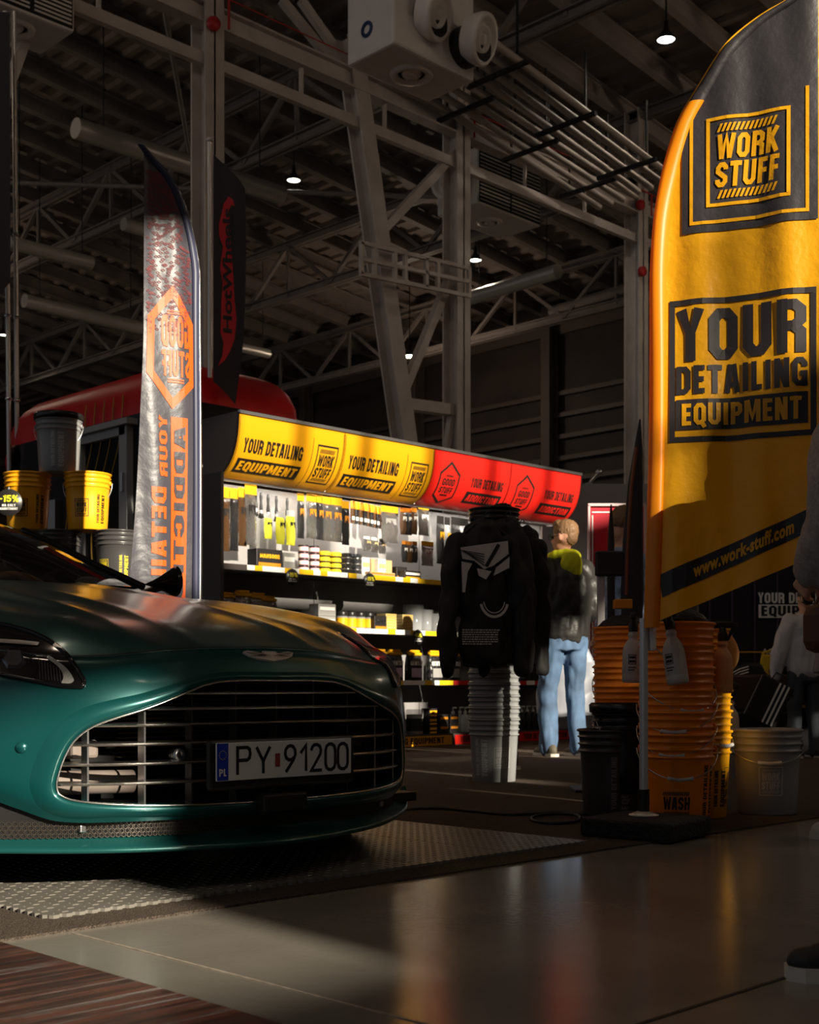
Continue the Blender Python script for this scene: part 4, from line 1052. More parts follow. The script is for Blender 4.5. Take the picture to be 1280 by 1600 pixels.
def carton(body, lab, band=None, w=.16, d=.1, h=.12, txt=None, txtm=None, name='carton'):
    t = bpy.data.objects.new(name, None); COL.objects.link(t)
    m = MB(); m.rbox((0,0,h/2), (w,d,h), .004); m.build('box', body, t)
    m = MB(); m.box((0,-d/2-.001,h*.62), (w*.86,.002,h*.26)); m.build('label', lab, t)
    if band: m = MB(); m.box((0,-d/2-.001,h*.18), (w*.86,.002,h*.2)); m.build('band', band, t)
    if txt: fl = Flat(); fl.block(txt, -w*.38, h*.52, w*.76, h*.22); fl.lay('lettering', txtm, lambda x, y: (x, -d/2-.003, y), t)
    return t
def gusset(body, top, txt, labm, w=.13, h=.24):
    """standing zip pouch with folded coloured top"""
    t = bpy.data.objects.new('standing_pouch', None); COL.objects.link(t)
    m = MB(); P = []
    for i, (ww, dd, z) in enumerate(((.96,.07,0),(1,.075,.04),(1,.07,.5),(.98,.05,.72),(.95,.018,.9))):
        P.append([(w*ww/2*math.cos(a) if False else w*ww/2*max(-1,min(1,1.25*math.cos(a))), dd*max(-1,min(1,1.2*math.sin(a)))*.5, h*z) for a in np.linspace(0, 2*PI, 21)[:-1]])
    m.grid(P, wrap=True); m.build('bag', body, t)
    m = MB(); m.rbox((0,-.01,h*.90), (w*.98,.045,h*.10), .012, M=Matrix.Rotation(.35,3,'X')); m.rbox((w*.05,.01,h*.98), (w*.8,.04,h*.07), .01, M=Matrix.Rotation(-.3,3,'X')); m.build('folded_top', top, t)
    m = MB(); m.box((0,-.040,h*.28), (w*.7,.004,h*.3)); m.build('label', labm, t)
    if txt: fl = Flat(); fl.block(txt, -w*.45, h*.52, w*.9, h*.14); fl.lay('lettering', M_cardw, lambda x, y: (x, -.043, y), t)
    return t
def jug():
    t = bpy.data.objects.new('clear_jug', None); COL.objects.link(t)
    m = MB(); m.lathe([(0,0),(.055,0),(.06,.02),(.065,.17),(.058,.17),(.054,.02),(0,.008)], n=18); m.build('body', M_clearp, t)
    m = MB(); m.tube([(.06,0,.15),(.10,0,.15),(.11,0,.12),(.105,0,.06),(.062,0,.04)], .008, 8); m.build('handle', M_clearp, t); return t
def pump_bottle(body):
    t = bpy.data.objects.new('pump_bottle', None); COL.objects.link(t)
    m = MB(); m.lathe([(0,0),(.034,0),(.037,.01),(.037,.13),(.028,.155),(.012,.165),(.012,.18)], n=16); m.build('bottle', body, t)
    m = MB(); m.lathe([(.016,.175),(.016,.195),(.005,.20),(.005,.225),(0,.225)], n=10); m.rbox((.0,-.018,.228), (.014,.05,.014), .004); m.build('pump', M_cardw, t); return t
def stripe(t, lab, cat, group):
    tag(t, lab, cat, group); return t
ORD = ['first','second','third','fourth','fifth','sixth','seventh','eighth','ninth','tenth','eleventh','twelfth']
used_proto = {}
def put(key, proto, p, lab, cat, group, sc=1., rz=0.):
    if key not in used_proto:
        t = used_proto[key] = proto(); new = t
    else: new = copy_tree(used_proto[key])
    new.location = p; new.rotation_euler = (0, 0, rz); new.scale = sc if hasattr(sc, '__len__') else (sc,)*3
    return tag(new, lab, cat, group)
def hang(px, py, y=8.24): return onY(px, py, y)
def stand(px, y, z):     # on a shelf of height z at depth y in column px
    d = onY(px, 900, y); return Vector((d.x, y, z+.001))
Z1, Z2, Z3, Z0 = SHELF[0]-.0065, SHELF[1]-.0065, SHELF[2]-.0065, .11
gp = 'goods hanging on the pegs under the yellow signs'
# upper pegs, from the dark end panel onwards
for i, (px, py, w, h, b_) in enumerate(((352,761,.085,.50,'o'),(366,763,.08,.49,'b'),(379,762,.08,.46,'o'),(392,757,.115,.48,'s'))):
    put('pouch_'+b_+'_long', lambda b_=b_: pouch({'o':M_bag_o,'b':M_bag_b,'s':M_bag_s}[b_], M_card, 1, 1, .35, M_cardk), hang(px, py, 8.2-.015*i),
        ('long brown pouch nearest the dark rack end, under its yellow header','long black pouch second from the rack end panel','long brown pouch third from the rack end panel','crinkled clear long pouch beside the black brushes')[i], 'pouch', gp, (w, .12, h))
for i, px in enumerate((400, 408, 419, 432, 449)):
    put('brush', brush, hang(px, 766+i*3, 8.33), '%s black detailing brush counted from the crinkled clear pouch' % ORD[i], 'brush', 'black brushes on the pegs', (1.2,1.2,.9))
for i, (px, py, sc) in enumerate(((419,803,(.075,.12,.20)),(438,800,(.08,.16,.26)),(454,798,(.085,.16,.28)))):
    put('lime', lambda: pouch(M_lime, M_clearp, 1, 1, .4, M_cardk), hang(px, py, 8.2-.02*i), ('small lime wash mitt in a clear bag, the shortest of three','lime wash mitt in the middle of three mitts','lime wash mitt next to the black pouches, with dark label')[i], 'wash mitt', 'lime wash mitts', sc)
for i, (px, py, b_, w) in enumerate(((470,771,'b',.07),(487,772,'s',.11),(500,774,'b',.07),(511,776,'s',.10),(526,778,'s',.12),(540,783,'b',.08))):
    put('pouch_'+b_+'_mid', lambda b_=b_: pouch({'b':M_bag_b,'s':M_bag_s}[b_], M_card, 1, 1, .35, M_cardo), hang(px, py, 8.2-.01*i), '%s of the row of yellow-topped pouches right after the lime mitts' % ORD[i], 'pouch', gp, (w, .12, .37))
for i, px in enumerate((551, 557, 563, 570, 575, 580, 585, 590, 596)):
    put('np%d' % (i%2), lambda i=i: narrow_pack(M_bag_b if i%2 else M_bag_o, M_cardo if i%2 == 0 else M_card), hang(px, 783+i*1.2, 8.22-.02*(i%2)), '%s narrow orange brush pack in the row above the white packets' % ORD[i], 'brush', 'narrow brush packs', (1.,1.,.95))
put('pouch_s_wide', lambda: pouch(M_bag_s, M_card, 1, 1, .3, M_grey), hang(609, 791, 8.15), 'wide yellow-headed pouch with a grey window beside narrow brush packs', 'pouch', gp, (.20,.12,.32))
for i, (px, py, b_, w, h) in enumerate(((630,793,'o',.07,.24),(639,794,'b',.07,.24),(647,793,'o',.07,.24),(662,788,'s',.13,.28))):
    put('pouch_%s_sm' % b_, lambda b_=b_: pouch({'o':M_bag_o,'b':M_bag_b,'s':M_bag_s}[b_], M_card if b_ == 's' else M_cardo, 1, 1, .4, M_cardw), hang(px, py, 8.2-.02*i), '%s pouch of the upper four hanging nearest the black hoodie' % ORD[i], 'pouch', gp, (w,.12,h))
for i, (px, py, b_, w, h) in enumerate(((632,845,'b',.06,.19),(640,846,'o',.06,.19),(648,846,'b',.06,.19),(668,846,'s',.15,.22))):
    put('pouch_%s_sm' % b_, None, hang(px, py, 8.2-.02*i), '%s pouch of the lower four hanging nearest the black hoodie' % ORD[i], 'pouch', gp, (w,.12,h))
for i, (px, py, w) in enumerate(((688,806,.09),(699,808,.07),(712,808,.12),(725,810,.12))):
    put('pouch_tube%d' % (i%2), lambda i=i: pouch(M_bag_b if i%2 == 0 else M_clearp, M_cardk, 1, 1, .4, M_card), hang(px, py, 8.24), '%s tall dark sleeve hanging just before the black hoodie' % ORD[i], 'pouch', gp, (w,.14,.44))
# on the upper shelf
def g_(s): return 'goods on the %s shelf' % s
put('c_man', lambda: carton(M_cardk, M_cardk, M_cardo, .26, .12, .15, 'MANSOOR', M_card), stand(414, 8.10, Z1), 'black box lettered in yellow at the price strip start of the upper shelf', 'box', g_('upper'))
put('c_grey', lambda: carton(M_grey, M_cardw, None, .12, .1, .14), stand(446, 8.12, Z1), 'grey carton beside the black box lettered in yellow', 'box', g_('upper'))
k = 0
for i in range(2):
    for j in range(4):
        put('tub_pink', lambda: tub(M_pink, M_cardk, M_cardw), stand(474+i*17, 8.14+.0*j, Z1+j*.056), '%s tub up in the %s pink column on the upper shelf' % (ORD[j], ('near','far')[i]), 'tub', 'pink tubs on the upper shelf')
for i in range(2):
    for j in range(4):
        put('pad_y', lambda: pad(M_pad, M_cardk), stand(507+i*17, 8.13, Z1+j*.0475), '%s yellow foam pad up in the %s yellow column' % (ORD[j], ('near','far')[i]), 'polishing pad', 'yellow pads on the upper shelf')
for i in range(2):
    for j in range(4):
        put('pad_d', lambda: pad(mat('pad_dark', (.05,.05,.055), .15, metal=.5, bump=(60,1.)), M_alu), stand(541+i*15, 8.13, Z1+j*.0475), '%s shiny dark wrapped pad up in the %s dark column' % (ORD[j], ('near','far')[i]), 'polishing pad', 'dark pads on the upper shelf')
for i in range(4):
    put('wpack%d' % (i%2), lambda i=i: carton(M_cardw if i%2 == 0 else M_wood, M_brist, M_cardw, .09, .05, .16), stand((569,583,594,604)[i], 8.10+.05*(i%2), Z1+(.0,.05,.0,.05)[i]*0), '%s upright packet behind the second discount disc' % ORD[i], 'box', g_('upper'))
for i, px in enumerate((573, 585, 597)):
    put('wpouch', lambda: pouch(M_bag_s, M_cardw, 1, 1, .5, M_brist), hang(px, 838+i*2, 8.22), '%s small white-topped pouch below the narrow brush packs' % ORD[i], 'pouch', gp, (.07,.12,.13))
put('c_flat', lambda: carton(M_wood, M_cardo, None, .16, .08, .04), stand(585, 8.04, Z1), 'flat kraft box at the shelf front by the second disc', 'box', g_('upper'))
put('c_flat', None, stand(602, 8.05, Z1), 'flat kraft box second from the second discount disc', 'box', g_('upper'))
put('c_tool', lambda: carton(M_cardk, M_cardw, M_card, .20, .1, .075), stand(639, 8.06, Z1), 'low black box with white label near the upper shelf end', 'box', g_('upper'))
put('c_black', lambda: carton(M_cardk, M_bag_b, M_cardo, .13, .1, .11), stand(622, 8.14, Z1), 'small black carton behind the low white-labelled box', 'box', g_('upper'))
# middle shelf
for i, (px, h) in enumerate(((352,.25),(378,.27),(402,.26),(418,.24))):
    put('g_yel', lambda: gusset(M_bag_s, M_card, None, M_cardk, .15, .27), stand(px, 8.15, Z2), '%s yellow-folded pouch over the car bonnet edge' % ORD[i], 'pouch', g_('middle'), (1.1,1,h/.27))
put('c_black', None, stand(452, 8.13, Z2), 'black carton left of the grey boxes on the middle shelf', 'box', g_('middle'), 1.3)
put('c_black', None, stand(472, 8.13, Z2), 'black carton touching the grey boxes on the middle shelf', 'box', g_('middle'), 1.25)
for j in range(2): put('c_gbox', lambda: carton(M_grey, M_cardw, None, .19, .12, .10), stand(504, 8.12, Z2+j*.101), ('lower grey box with white label on the middle shelf','upper grey box with white label on the middle shelf')[j], 'box', g_('middle'))
for i in range(4): put('tub_y', lambda: tub(M_clearp, M_cardk, M_card, .05, .15), stand(534+i*14, 8.12, Z2), '%s tall black-lidded tub with yellow label from the grey boxes' % ORD[i], 'tub', 'yellow-labelled tubs on the middle shelf')
for i in range(2):
    for j in range(6): put('fold', lambda: carton(mat('cloth_pack', (.62,.48,.22), .3), M_card, None, .13, .12, .024, name='cloth_pack'), stand(604+i*26, 8.10, Z2+j*.0245), '%s flat yellow cloth pack up in the %s pile on the middle shelf' % (ORD[j], ('near','far')[i]), 'cloth', 'flat cloth packs on the middle shelf')
put('c_black', None, stand(588, 8.08, Z2), 'black carton before the flat yellow cloth packs', 'box', g_('middle'), 1.1)
for i, (px, y, s) in enumerate(((646,8.22,1.45),(664,8.16,1.2),(680,8.10,1.0),(690,8.22,1.2))):
    put('jug', jug, stand(px, y, Z2), '%s empty clear jug from the flat cloth packs' % ORD[i], 'jug', 'clear jugs on the middle shelf', s)
# lower shelf
for i, (px, lm) in enumerate(((592,M_lil),(616,M_lil),(646,M_lil),(679,M_grey),(706,M_grey))):
    put('gen%d' % (lm is M_grey), lambda lm=lm: gusset(M_bag_b, M_card, 'GENTLE', lm, .17, .27), stand(px, 8.12, Z3), '%s black pouch with folded yellow top on the lower shelf' % ORD[i], 'pouch', g_('lower'))
# base
put('canister', lambda: tub(M_grey, M_clearp, M_cardk, .075, .22), stand(648, 8.12, Z0), 'grey canister with clear lid right beside the car headlight', 'tub', g_('bottom'))
for i in range(3): put('c_yl', lambda: carton(M_cardk, M_card, M_card, .10, .10, .075), stand(671, 8.10, Z0+i*.076), '%s black box with yellow label up in the narrow pile' % ORD[i], 'box', g_('bottom'))
for i in range(2):
    for j in range(2): put('c_or', lambda: carton(M_cardk, M_cardo, None, .11, .10, .085), stand(688+i*16, 8.08, Z0+j*.086), '%s orange-labelled box in the %s pile by the pump bottles' % (('lower','upper')[j], ('near','far')[i]), 'box', g_('bottom'))
for i, px in enumerate((708, 719, 727, 735)): put('pump', lambda: pump_bottle(mat('bottle_white', (.72,.74,.74), .3)), stand(px, 8.12+.06*(i%2), Z0), '%s white pump bottle beside the grey bucket stack' % ORD[i], 'bottle', g_('bottom'))
# red half: what shows past the hoodies
for i, px in enumerate((815, 824, 833, 842)):
    put('pump_k', lambda: pump_bottle(M_cardk), stand(px, 8.10, Z0), '%s black pump bottle under the red price strip' % ORD[i], 'bottle', 'black bottles in the red half')
    put('pump_k', None, stand(px, 8.10, Z3), '%s black pump bottle standing on the red price strip shelf' % ORD[i], 'bottle', 'black bottles in the red half')
for i, px in enumerate((838, 850, 862)): put('c_kraft', lambda: carton(M_wood, M_cardw, None, .2, .1, .24), stand(px, 8.2, Z1), '%s kraft box behind the hooded man, near his glasses' % ORD[i], 'box', g_('upper'))
# round discount discs hanging on the strips
def disc_proto():
    t = bpy.data.objects.new('discount_disc', None); COL.objects.link(t)
    m = MB(); m.lathe([(0,-.002),(.066,-.002),(.067,0),(.066,.002),(0,.002)], n=32, M=Matrix.Rotation(PI/2,3,'X')); m.build('disc', M_cardk, t)
    fl = Flat(); fl.block('-15%', -.048, .002, .096, .034, .1); fl.lay('price_lettering', mat('disc_yellow', (.85,.75,.02), .5), lambda x, y: (x, -.0028, y), t)
    fl = Flat(); fl.block('NA CALY', -.034, -.020, .068, .012); fl.block('ASORTYMENT', -.044, -.037, .088, .012); fl.lay('small_lettering', M_cardw, lambda x, y: (x, -.0028, y), t)
    m = MB(); m.cyl((0,0,.064), (0,0,.075), .004, n=6); m.build('clip', M_clearp, t); return t
for i, (px, py) in enumerate(((457,902),(578,908),(653,996))):
    put('disc', disc_proto, onY(px, py, 7.975), ('round black -15% disc under the pink tubs','round black -15% disc under the white packets','round black -15% disc before the black yellow-topped pouches')[i], 'price disc', 'round -15% discs')
# ================================================================== feather flags and the kiosk
M_fyel = cloth_mat('flag_yellow', (.88,.41,.006), .42, .30, bump=(14,.35))
M_fblk = cloth_mat('flag_black', (.030,.026,.030), .5, .12, bump=(14,.3))
M_fink = mat('flag_print', (.018,.014,.016), .5)
M_sleeve = cloth_mat('flag_sleeve', (.88,.30,.004), .4, .35)
class Sheet:
    """upright cloth plane through a pole foot; s along it, z up"""
    def __init__(s, px, d, ang, rip):
        s.o = depth(px, HY, d); s.o.z = 0; a = math.radians(ang); s.d = c2w(math.cos(a), math.sin(a)); s.n = c2w(math.sin(a), -math.cos(a)); s.rip = rip
    def sz(s, px, py):
        r = ray(px, py); n = s.n; t = (s.o-ORG).dot(n)/r.dot(n); p = ORG+r*t; return ((p-s.o).dot(s.d), p.z)
    def pt(s, u, z, lift=0.): return s.d*u+Vector((0,0,z))+s.n*(s.rip(u, z)+lift)
# --- big yellow flag
A = Sheet(1006, 4.8, -18, lambda u, z: .016*math.sin(9*u+1.2*z)*min(1, u*3+.1)+.008*math.sin(23*u-2.2*z+1)+.012*math.sin(3.1*z+2*u)+.004*math.sin(41*u+3*z))
fo = A.o.copy()
t = thing('feather_flag', 'tall yellow feather flag with black top reading WORK STUFF on a square rubber base', 'flag', fo)
left_px = [(1007,982),(1009,900),(1011,800),(1013,700),(1015,560),(1016,450),(1021,360),(1033,280),(1055,200),(1082,150),(1117,95),(1160,48),(1232,0),(1290,-32),(1330,-48)]
LS = [A.sz(*p) for p in left_px]; lz = pchip([p[1] for p in LS], [p[0] for p in LS])
s_r = A.sz(1288, 500)[0]; zb0 = A.sz(1008,981)[1]; zbr = A.sz(1245,879); bs = (zbr[1]-zb0)/zbr[0]; zt = LS[-1][1]
def flag_grid(z0f, z1, s0f, s1, nz, ns):
    P = []
    for i in range(nz+1):
        row = []
        for j in range(ns+1):
            f = j/ns; z = z0f(0)+(z1-z0f(0))*i/nz; a = s0f(z); u = a+(max(a+.004, s1)-a)*f
            zz = z+(z0f(u)-z0f(0))*(1-i/nz)*1.0; row.append(A.pt(u, zz))
        P.append(row)
    return P
bot = lambda u: zb0+bs*u
m = MB(); m.grid(flag_grid(bot, zt, lz, s_r, 110, 30)); m.build('banner', M_fyel, t)
# black top panel with yellow key line
bz = A.sz(1062,368)[1]; bl = A.sz(1066,330)[0]
Z170 = A.sz(1076,168)[1]
def top_panel(name, z0, s0, s1, mt, lift, zt=zt-.02):
    P = []
    for i in range(61):
        z = z0+(zt-z0)*i/60; a = max(s0, lz(z)+.03) if z < Z170 else lz(z)+.004; 
        P.append([A.pt(a+(max(a+.002, s1)-a)*j/20, z, lift) for j in range(21)])
    m = MB(); m.grid(P); return m.build(name, mt, t)
top_panel('black_panel', bz, bl, s_r-.02, M_fblk, .004)
fl = Flat(); x0 = bl+.028; fl.rect(x0, bz+.028, x0+.012, A.sz(1078,170)[1]); fl.rect(x0, bz+.028, s_r-.05, bz+.040); fl.rect(s_r-.062, bz+.028, s_r-.05, zt-.4)
fl.lay('key_line', M_fyel, lambda u, z: A.pt(u, z, .007), t, step=(.05,.08))
a0, a1 = A.sz(1104,326), A.sz(1236,170); s_ = a1[0]-a0[0]
fl = Flat(); h_ = a1[1]-a0[1]; work_stuff(fl, 0, 0, s_); fl.xf(lambda x, y: (a0[0]+x, a0[1]+y*h_/(s_*1.22)))
fl.lay('mark_lettering', M_fyel, lambda u, z: A.pt(u, z, .008), t, step=(.04,.05))
a0, a1 = A.sz(1046,692), A.sz(1276,450); w_, h_ = a1[0]-a0[0], a1[1]-a0[1]
fl = Flat(); fl.frame(a0[0], a0[1], a1[0], a1[1], .020)
X, Y_ = a0[0], a0[1]
fl.block('YOUR', X+w_*.05, Y_+h_*.565, w_*.89, h_*.365); fl.block('DETAILING', X+w_*.045, Y_+h_*.335, w_*.90, h_*.20)
fl.lay('slogan_lettering', M_fink, lambda u, z: A.pt(u, z, .004), t, step=(.04,.05))
fl = Flat(); fl.rect(X+w_*.045, Y_+h_*.085, X+w_*.945, Y_+h_*.30); fl.lay('word_box', M_fink, lambda u, z: A.pt(u, z, .004), t, step=(.04,.05))
fl = Flat(); fl.block('EQUIPMENT', X+w_*.085, Y_+h_*.115, w_*.82, h_*.155); fl.lay('boxed_word', M_fyel, lambda u, z: A.pt(u, z, .007), t, step=(.04,.05))
b0, b1, b2 = A.sz(1036,934), A.sz(1247,838), A.sz(1028,905)
sl = (b1[1]-b0[1])/(b1[0]-b0[0]); hb = .082
fl = Flat(); fl.add([(b0[0], b0[1]), (b1[0]+.06, b1[1]+.06*sl), (b1[0]+.06, b1[1]+.06*sl+hb), (b0[0]-.014, b0[1]+hb)], [(0,1,2,3)])
fl.lay('web_band', M_fink, lambda u, z: A.pt(u, z, .004), t, step=(.05,.05))
fl = Flat(); fl.text('www.work-stuff.com', 0, 0, (b1[0]-b0[0])*.74, .052, .045, 1.1); fl.xf(lambda x, y: (b0[0]+.11+x, b0[1]+.020+(.11+x)*sl+y))
fl.lay('web_lettering', M_fyel, lambda u, z: A.pt(u, z, .007), t, step=(.05,.05))
zs = np.linspace(zb0, zt, 60)
m = MB(); P = []
for z in zs:
    a = lz(z); P.append([A.pt(a+.028+.030*math.cos(q), z, .022*math.sin(q)) for q in np.linspace(0, 2*PI, 11)[:-1]])
iz = int(np.searchsorted(zs, Z170)); m.grid(P[:iz+1], wrap=True); m.build('pole_sleeve', M_sleeve, t)
m = MB(); m.grid(P[iz:], wrap=True); m.build('pole_sleeve', M_fblk, t)
m = MB(); m.tube([(0,0,.13),(0,0,.80)], .016, 14); m.build('pole', mat('pole_pale', (.60,.62,.66), .35, metal=.25), t)
m = MB(); m.rbox((.035,-.01,.73), (.03,.03,.10), .008); m.build('pole_clip', mat('clip_white',(.7,.7,.7),.4), t)
m = MB(); m.cyl((0,0,.07), (0,0,.17), .021, n=14); m.build('spigot', M_black, t)
m = MB(); m.lathe([(0,.0),(.055,0),(.055,.008),(.02,.02),(0,.02)], (0,0,.07), 20); m.build('flange', M_galv, t)
zr = [Vector((0,0,0))]
base = MB(); base.rbox(c2w(.0,-.05,.04), (.34,.36,.07), .012, rz=.12); base.build('rubber_base', mat('rubber_base', (.013,.011,.011), .7, bump=(60,.6)), t)
# --- grey mirrored flag seen from behind
B = Sheet(311, 7.0, 180+35, lambda u, z: .012*math.sin(14*u+1.1*z)+.006*math.sin(31*u-2*z)+.010*math.sin(2.6*z+3*u))
t = thing('feather_flag', 'tall grey feather flag seen from behind with orange mirrored lettering', 'flag', B.o)
M_fgry = cloth_mat('flag_grey', (.072,.068,.085), .38, .22, bump=(9,.35)); M_forg = cloth_mat('flag_orange', (.85,.13,.012), .45, .25); M_fpat = mat('flag_pattern', (.16,.03,.035), .6)
rp = [(311,980),(311,430),(305,385),(295,345),(280,305),(262,272),(245,250),(226,228)]; lp = [(196,980),(203,895),(214,760),(220,640),(226,500),(227,300),(226,228)]
RSz = [B.sz(*p) for p in rp]; LSz = [B.sz(*p) for p in lp]
rf = pchip([p[1] for p in RSz], [p[0] for p in RSz]); lf = pchip([p[1] for p in LSz], [p[0] for p in LSz]); zt2 = RSz[-1][1]; zb2 = .62
m = MB(); P = []
for i in range(101):
    z = zb2+(zt2-zb2)*i/100; a, c = rf(z), lf(z); P.append([B.pt(a+(c-a)*j/26, z) for j in range(27)])
m.grid(P); m.build('banner', M_fgry, t)
m = MB(); m.tube([B.pt(rf(z)-.008, z, 0) for z in np.linspace(.1, zt2, 50)], [.013]*20+[.013-.009*k/30 for k in range(30)], 10); m.build('pole', M_alu, t)
m = MB(); P = []
for z in np.linspace(zb2, zt2, 60): P.append([B.pt(rf(z)+.014+.024*math.cos(q), z, .018*math.sin(q)) for q in np.linspace(0, 2*PI, 11)[:-1]])
m.grid(P, wrap=True); m.build('pole_sleeve', cloth_mat('flag_navy', (.055,.06,.11), .4, .2), t)
m = MB(); m.rbox((0,0,.04), (.4,.4,.08), .012, rz=.4); m.build('rubber_base', M_black, t)
front = lambda u, z, l=.004: B.pt(u, z, -abs(l) if (B.n.dot(B.o-ORG) > 0) else abs(l))
hx = [B.sz(*p) for p in ((269,456),(300,515),(299,600),(268,631),(234,580),(237,495))]
fl = Flat(); fl.line(hx, .020, True); fl.lay('hexagon_mark', M_forg, front, t, step=(.04,.06))
c0, c1 = B.sz(296,0)[0], B.sz(252,0)[0]
def mir(fl, s0, s1, zlo, w, h): return fl.xf(lambda x, y: (s0+(s1-s0)*x/w, zlo+y*h))
fl = Flat(); fl.block('GOOD', 0, 0, 1, 1.); zq = B.sz(275,544)[1]; zq2 = B.sz(275,494)[1]; fl.xf(lambda x, y: (c0+(c1-c0)*x, zq+y*(zq2-zq)))
fl.lay('mark_lettering', M_forg, front, t, step=(.04,.05))
fl = Flat(); fl.block('STUFF', 0, 0, 1, 1.); zq3 = B.sz(275,590)[1]; zq4 = B.sz(275,549)[1]; fl.xf(lambda x, y: (c0+(c1-c0)*x, zq3+y*(zq4-zq3)))
for py in (487, 491, 594, 598): zz = B.sz(272,py)[1]; fl.rect(c0+(c1-c0)*.25, zz-.004, c0+(c1-c0)*.8, zz+.004)
fl.lay('mark_lettering', M_forg, front, t, step=(.04,.05))
def vert_text(fl, txt, px_base, px_top, py0, py1):
    """reads downwards, letter tops towards the left edge"""
    b_ = B.sz(px_base, (py0+py1)/2)[0]; tp = B.sz(px_top, (py0+py1)/2)[0]; za, zc = B.sz(px_base, py0)[1], B.sz(px_base, py1)[1]
    g = Flat(); g.block(txt, 0, 0, 1, 1.); fl.add([(b_+(tp-b_)*y, za+(zc-za)*x) for x, y in g.v], g.f); return fl
fl = Flat(); vert_text(fl, 'YOUR', 259, 246, 650, 746); vert_text(fl, 'DETAILING', 257, 234, 762, 985); fl.lay('slogan_lettering', M_forg, front, t, step=(.04,.06))
fl = Flat(); q0, q1 = B.sz(291,655), B.sz(265,980); fl.rect(q0[0], q1[1], q1[0], q0[1]); fl.lay('word_box', M_forg, front, t, step=(.04,.06))
fl = Flat(); vert_text(fl, 'ADDICTION', 287, 270, 668, 975); fl.lay('boxed_word', M_fgry, lambda u, z: front(u, z, .008), t, step=(.04,.06))
fl = Flat(); r_ = random.Random(3)
for k in range(520):
    z = zt2-.12-r_.random()**1.3*.85; a, c = rf(z)+.05, lf(z)-.02
    if c-a < .03: continue
    u = a+(c-a)*r_.random(); s_ = .010; fl.line([(u-s_,z),(u,z+s_*.6),(u+s_,z),(u,z-s_*.6)], .0014, True)
fl.lay('top_pattern', M_fpat, front, t)
# --- dark banner with the red flame on the kiosk corner
Cc = Sheet(328, 10.6, 20, lambda u, z: .012*math.sin(20*u+z*2))
t = thing('banner_flag', 'dark banner with a red flame-shaped emblem on a silver pole at the kiosk corner', 'flag', Cc.o)
M_fdk = cloth_mat('banner_dark', (.030,.022,.028), .55, .1)
lp = [(333,596),(333,400),(334,240)]; rp = [(368,632),(374,590),(381,520),(384,400),(383,300),(358,264),(334,240)]
LSz = [Cc.sz(*p) for p in lp]; RSz = [Cc.sz(*p) for p in rp]; lf3 = pchip([p[1] for p in LSz], [p[0] for p in LSz]); rf3 = pchip([p[1] for p in RSz], [p[0] for p in RSz])
m = MB(); P = []
for i in range(61):
    f = i/60; row = []
    for j in range(13):
        g = j/12; z = (LSz[0][1]*(1-g)+RSz[0][1]*g)*(1-f)+LSz[-1][1]*f; a, c = lf3(z), rf3(z); row.append(Cc.pt(a+(c-a)*g, z))
    P.append(row)
m.grid(P); m.build('banner', M_fdk, t)
flame = [(357,307),(364,313),(366,323),(361,320),(358,332),(360,360),(364,420),(367,470),(370,498),(367,530),(360,548),(352,562),(340,573),(347,556),(349,536),(344,520),(345,498),(346,470),(348,440),(344,420),(346,402),(349,385),(343,370),(342,352),(346,335),(350,318)]
fl = Flat(); fl.poly([Cc.sz(*p) for p in flame]); fl.lay('flame_emblem', mat('emblem_red', (.62,.015,.03), .5), lambda u, z: Cc.pt(u, z, .004 if Cc.n.dot(ORG-Cc.o) > 0 else -.004), t, step=(.03,.05))
fl = Flat(); za, zc = Cc.sz(355,325)[1], Cc.sz(355,520)[1]; b_, tp = Cc.sz(363,420)[0], Cc.sz(348,420)[0]
g = Flat(); g.text('HotWheels', 0, 0, 1, 1, .03); fl.add([(b_+(tp-b_)*y, zc+(za-zc)*x) for x, y in g.v], g.f)
fl.lay('emblem_lettering', M_fdk, lambda u, z: Cc.pt(u, z, .008 if Cc.n.dot(ORG-Cc.o) > 0 else -.008), t, step=(.03,.05))
m = MB(); z1 = Cc.sz(328,222)[1]; m.tube([(0,0,3.05),(0,0,z1)], .019, 10); m.lathe([(.02,z1),(.03,z1+.01),(.03,z1+.03),(0,z1+.03)], n=10)
m.build('pole', M_galv, t)
# --- kiosk: black walls, red rounded roof
KX, KY = 6.2, 8.72; KL, KW = 3.1, 1.2
kio = thing('kiosk', 'black kiosk with a rounded red roof and grey framed window behind the bucket pyramid', 'kiosk', (KX, KY, 0))
def rr(x0, y0, x1, y1, r, n=8):
    P = []
    for (cx_, cy_, a0) in ((x1-r,y0+r,-PI/2),(x1-r,y1-r,0),(x0+r,y1-r,PI/2),(x0+r,y0+r,PI)):
        for k in range(n+1): a = a0+PI/2*k/n; P.append((cx_+r*math.cos(a), cy_+r*math.sin(a)))
    return P
M_kb = mat('kiosk_black', (.012,.010,.011), .22); M_kr = mat('kiosk_red', (.62,.010,.014), .35)
base = rr(0, 0, KW, KL, .12)
ring = lambda ins, z: [(x+(KW/2-x)*ins, y+(KL/2-y)*ins, z) for x, y in base]
m = MB(); m.grid([ring(0, .0), ring(0, 2.86)], wrap=True, smooth=False); m.build('walls', M_kb, kio)
m = MB(); m.grid([ring(0, 2.86), ring(.01, 2.96), ring(.05, 3.08), ring(.12, 3.18), ring(.22, 3.25), ring(.4, 3.29), ring(.7, 3.31), ring(.98, 3.31)], wrap=True); m.build('roof', M_kr, kio)
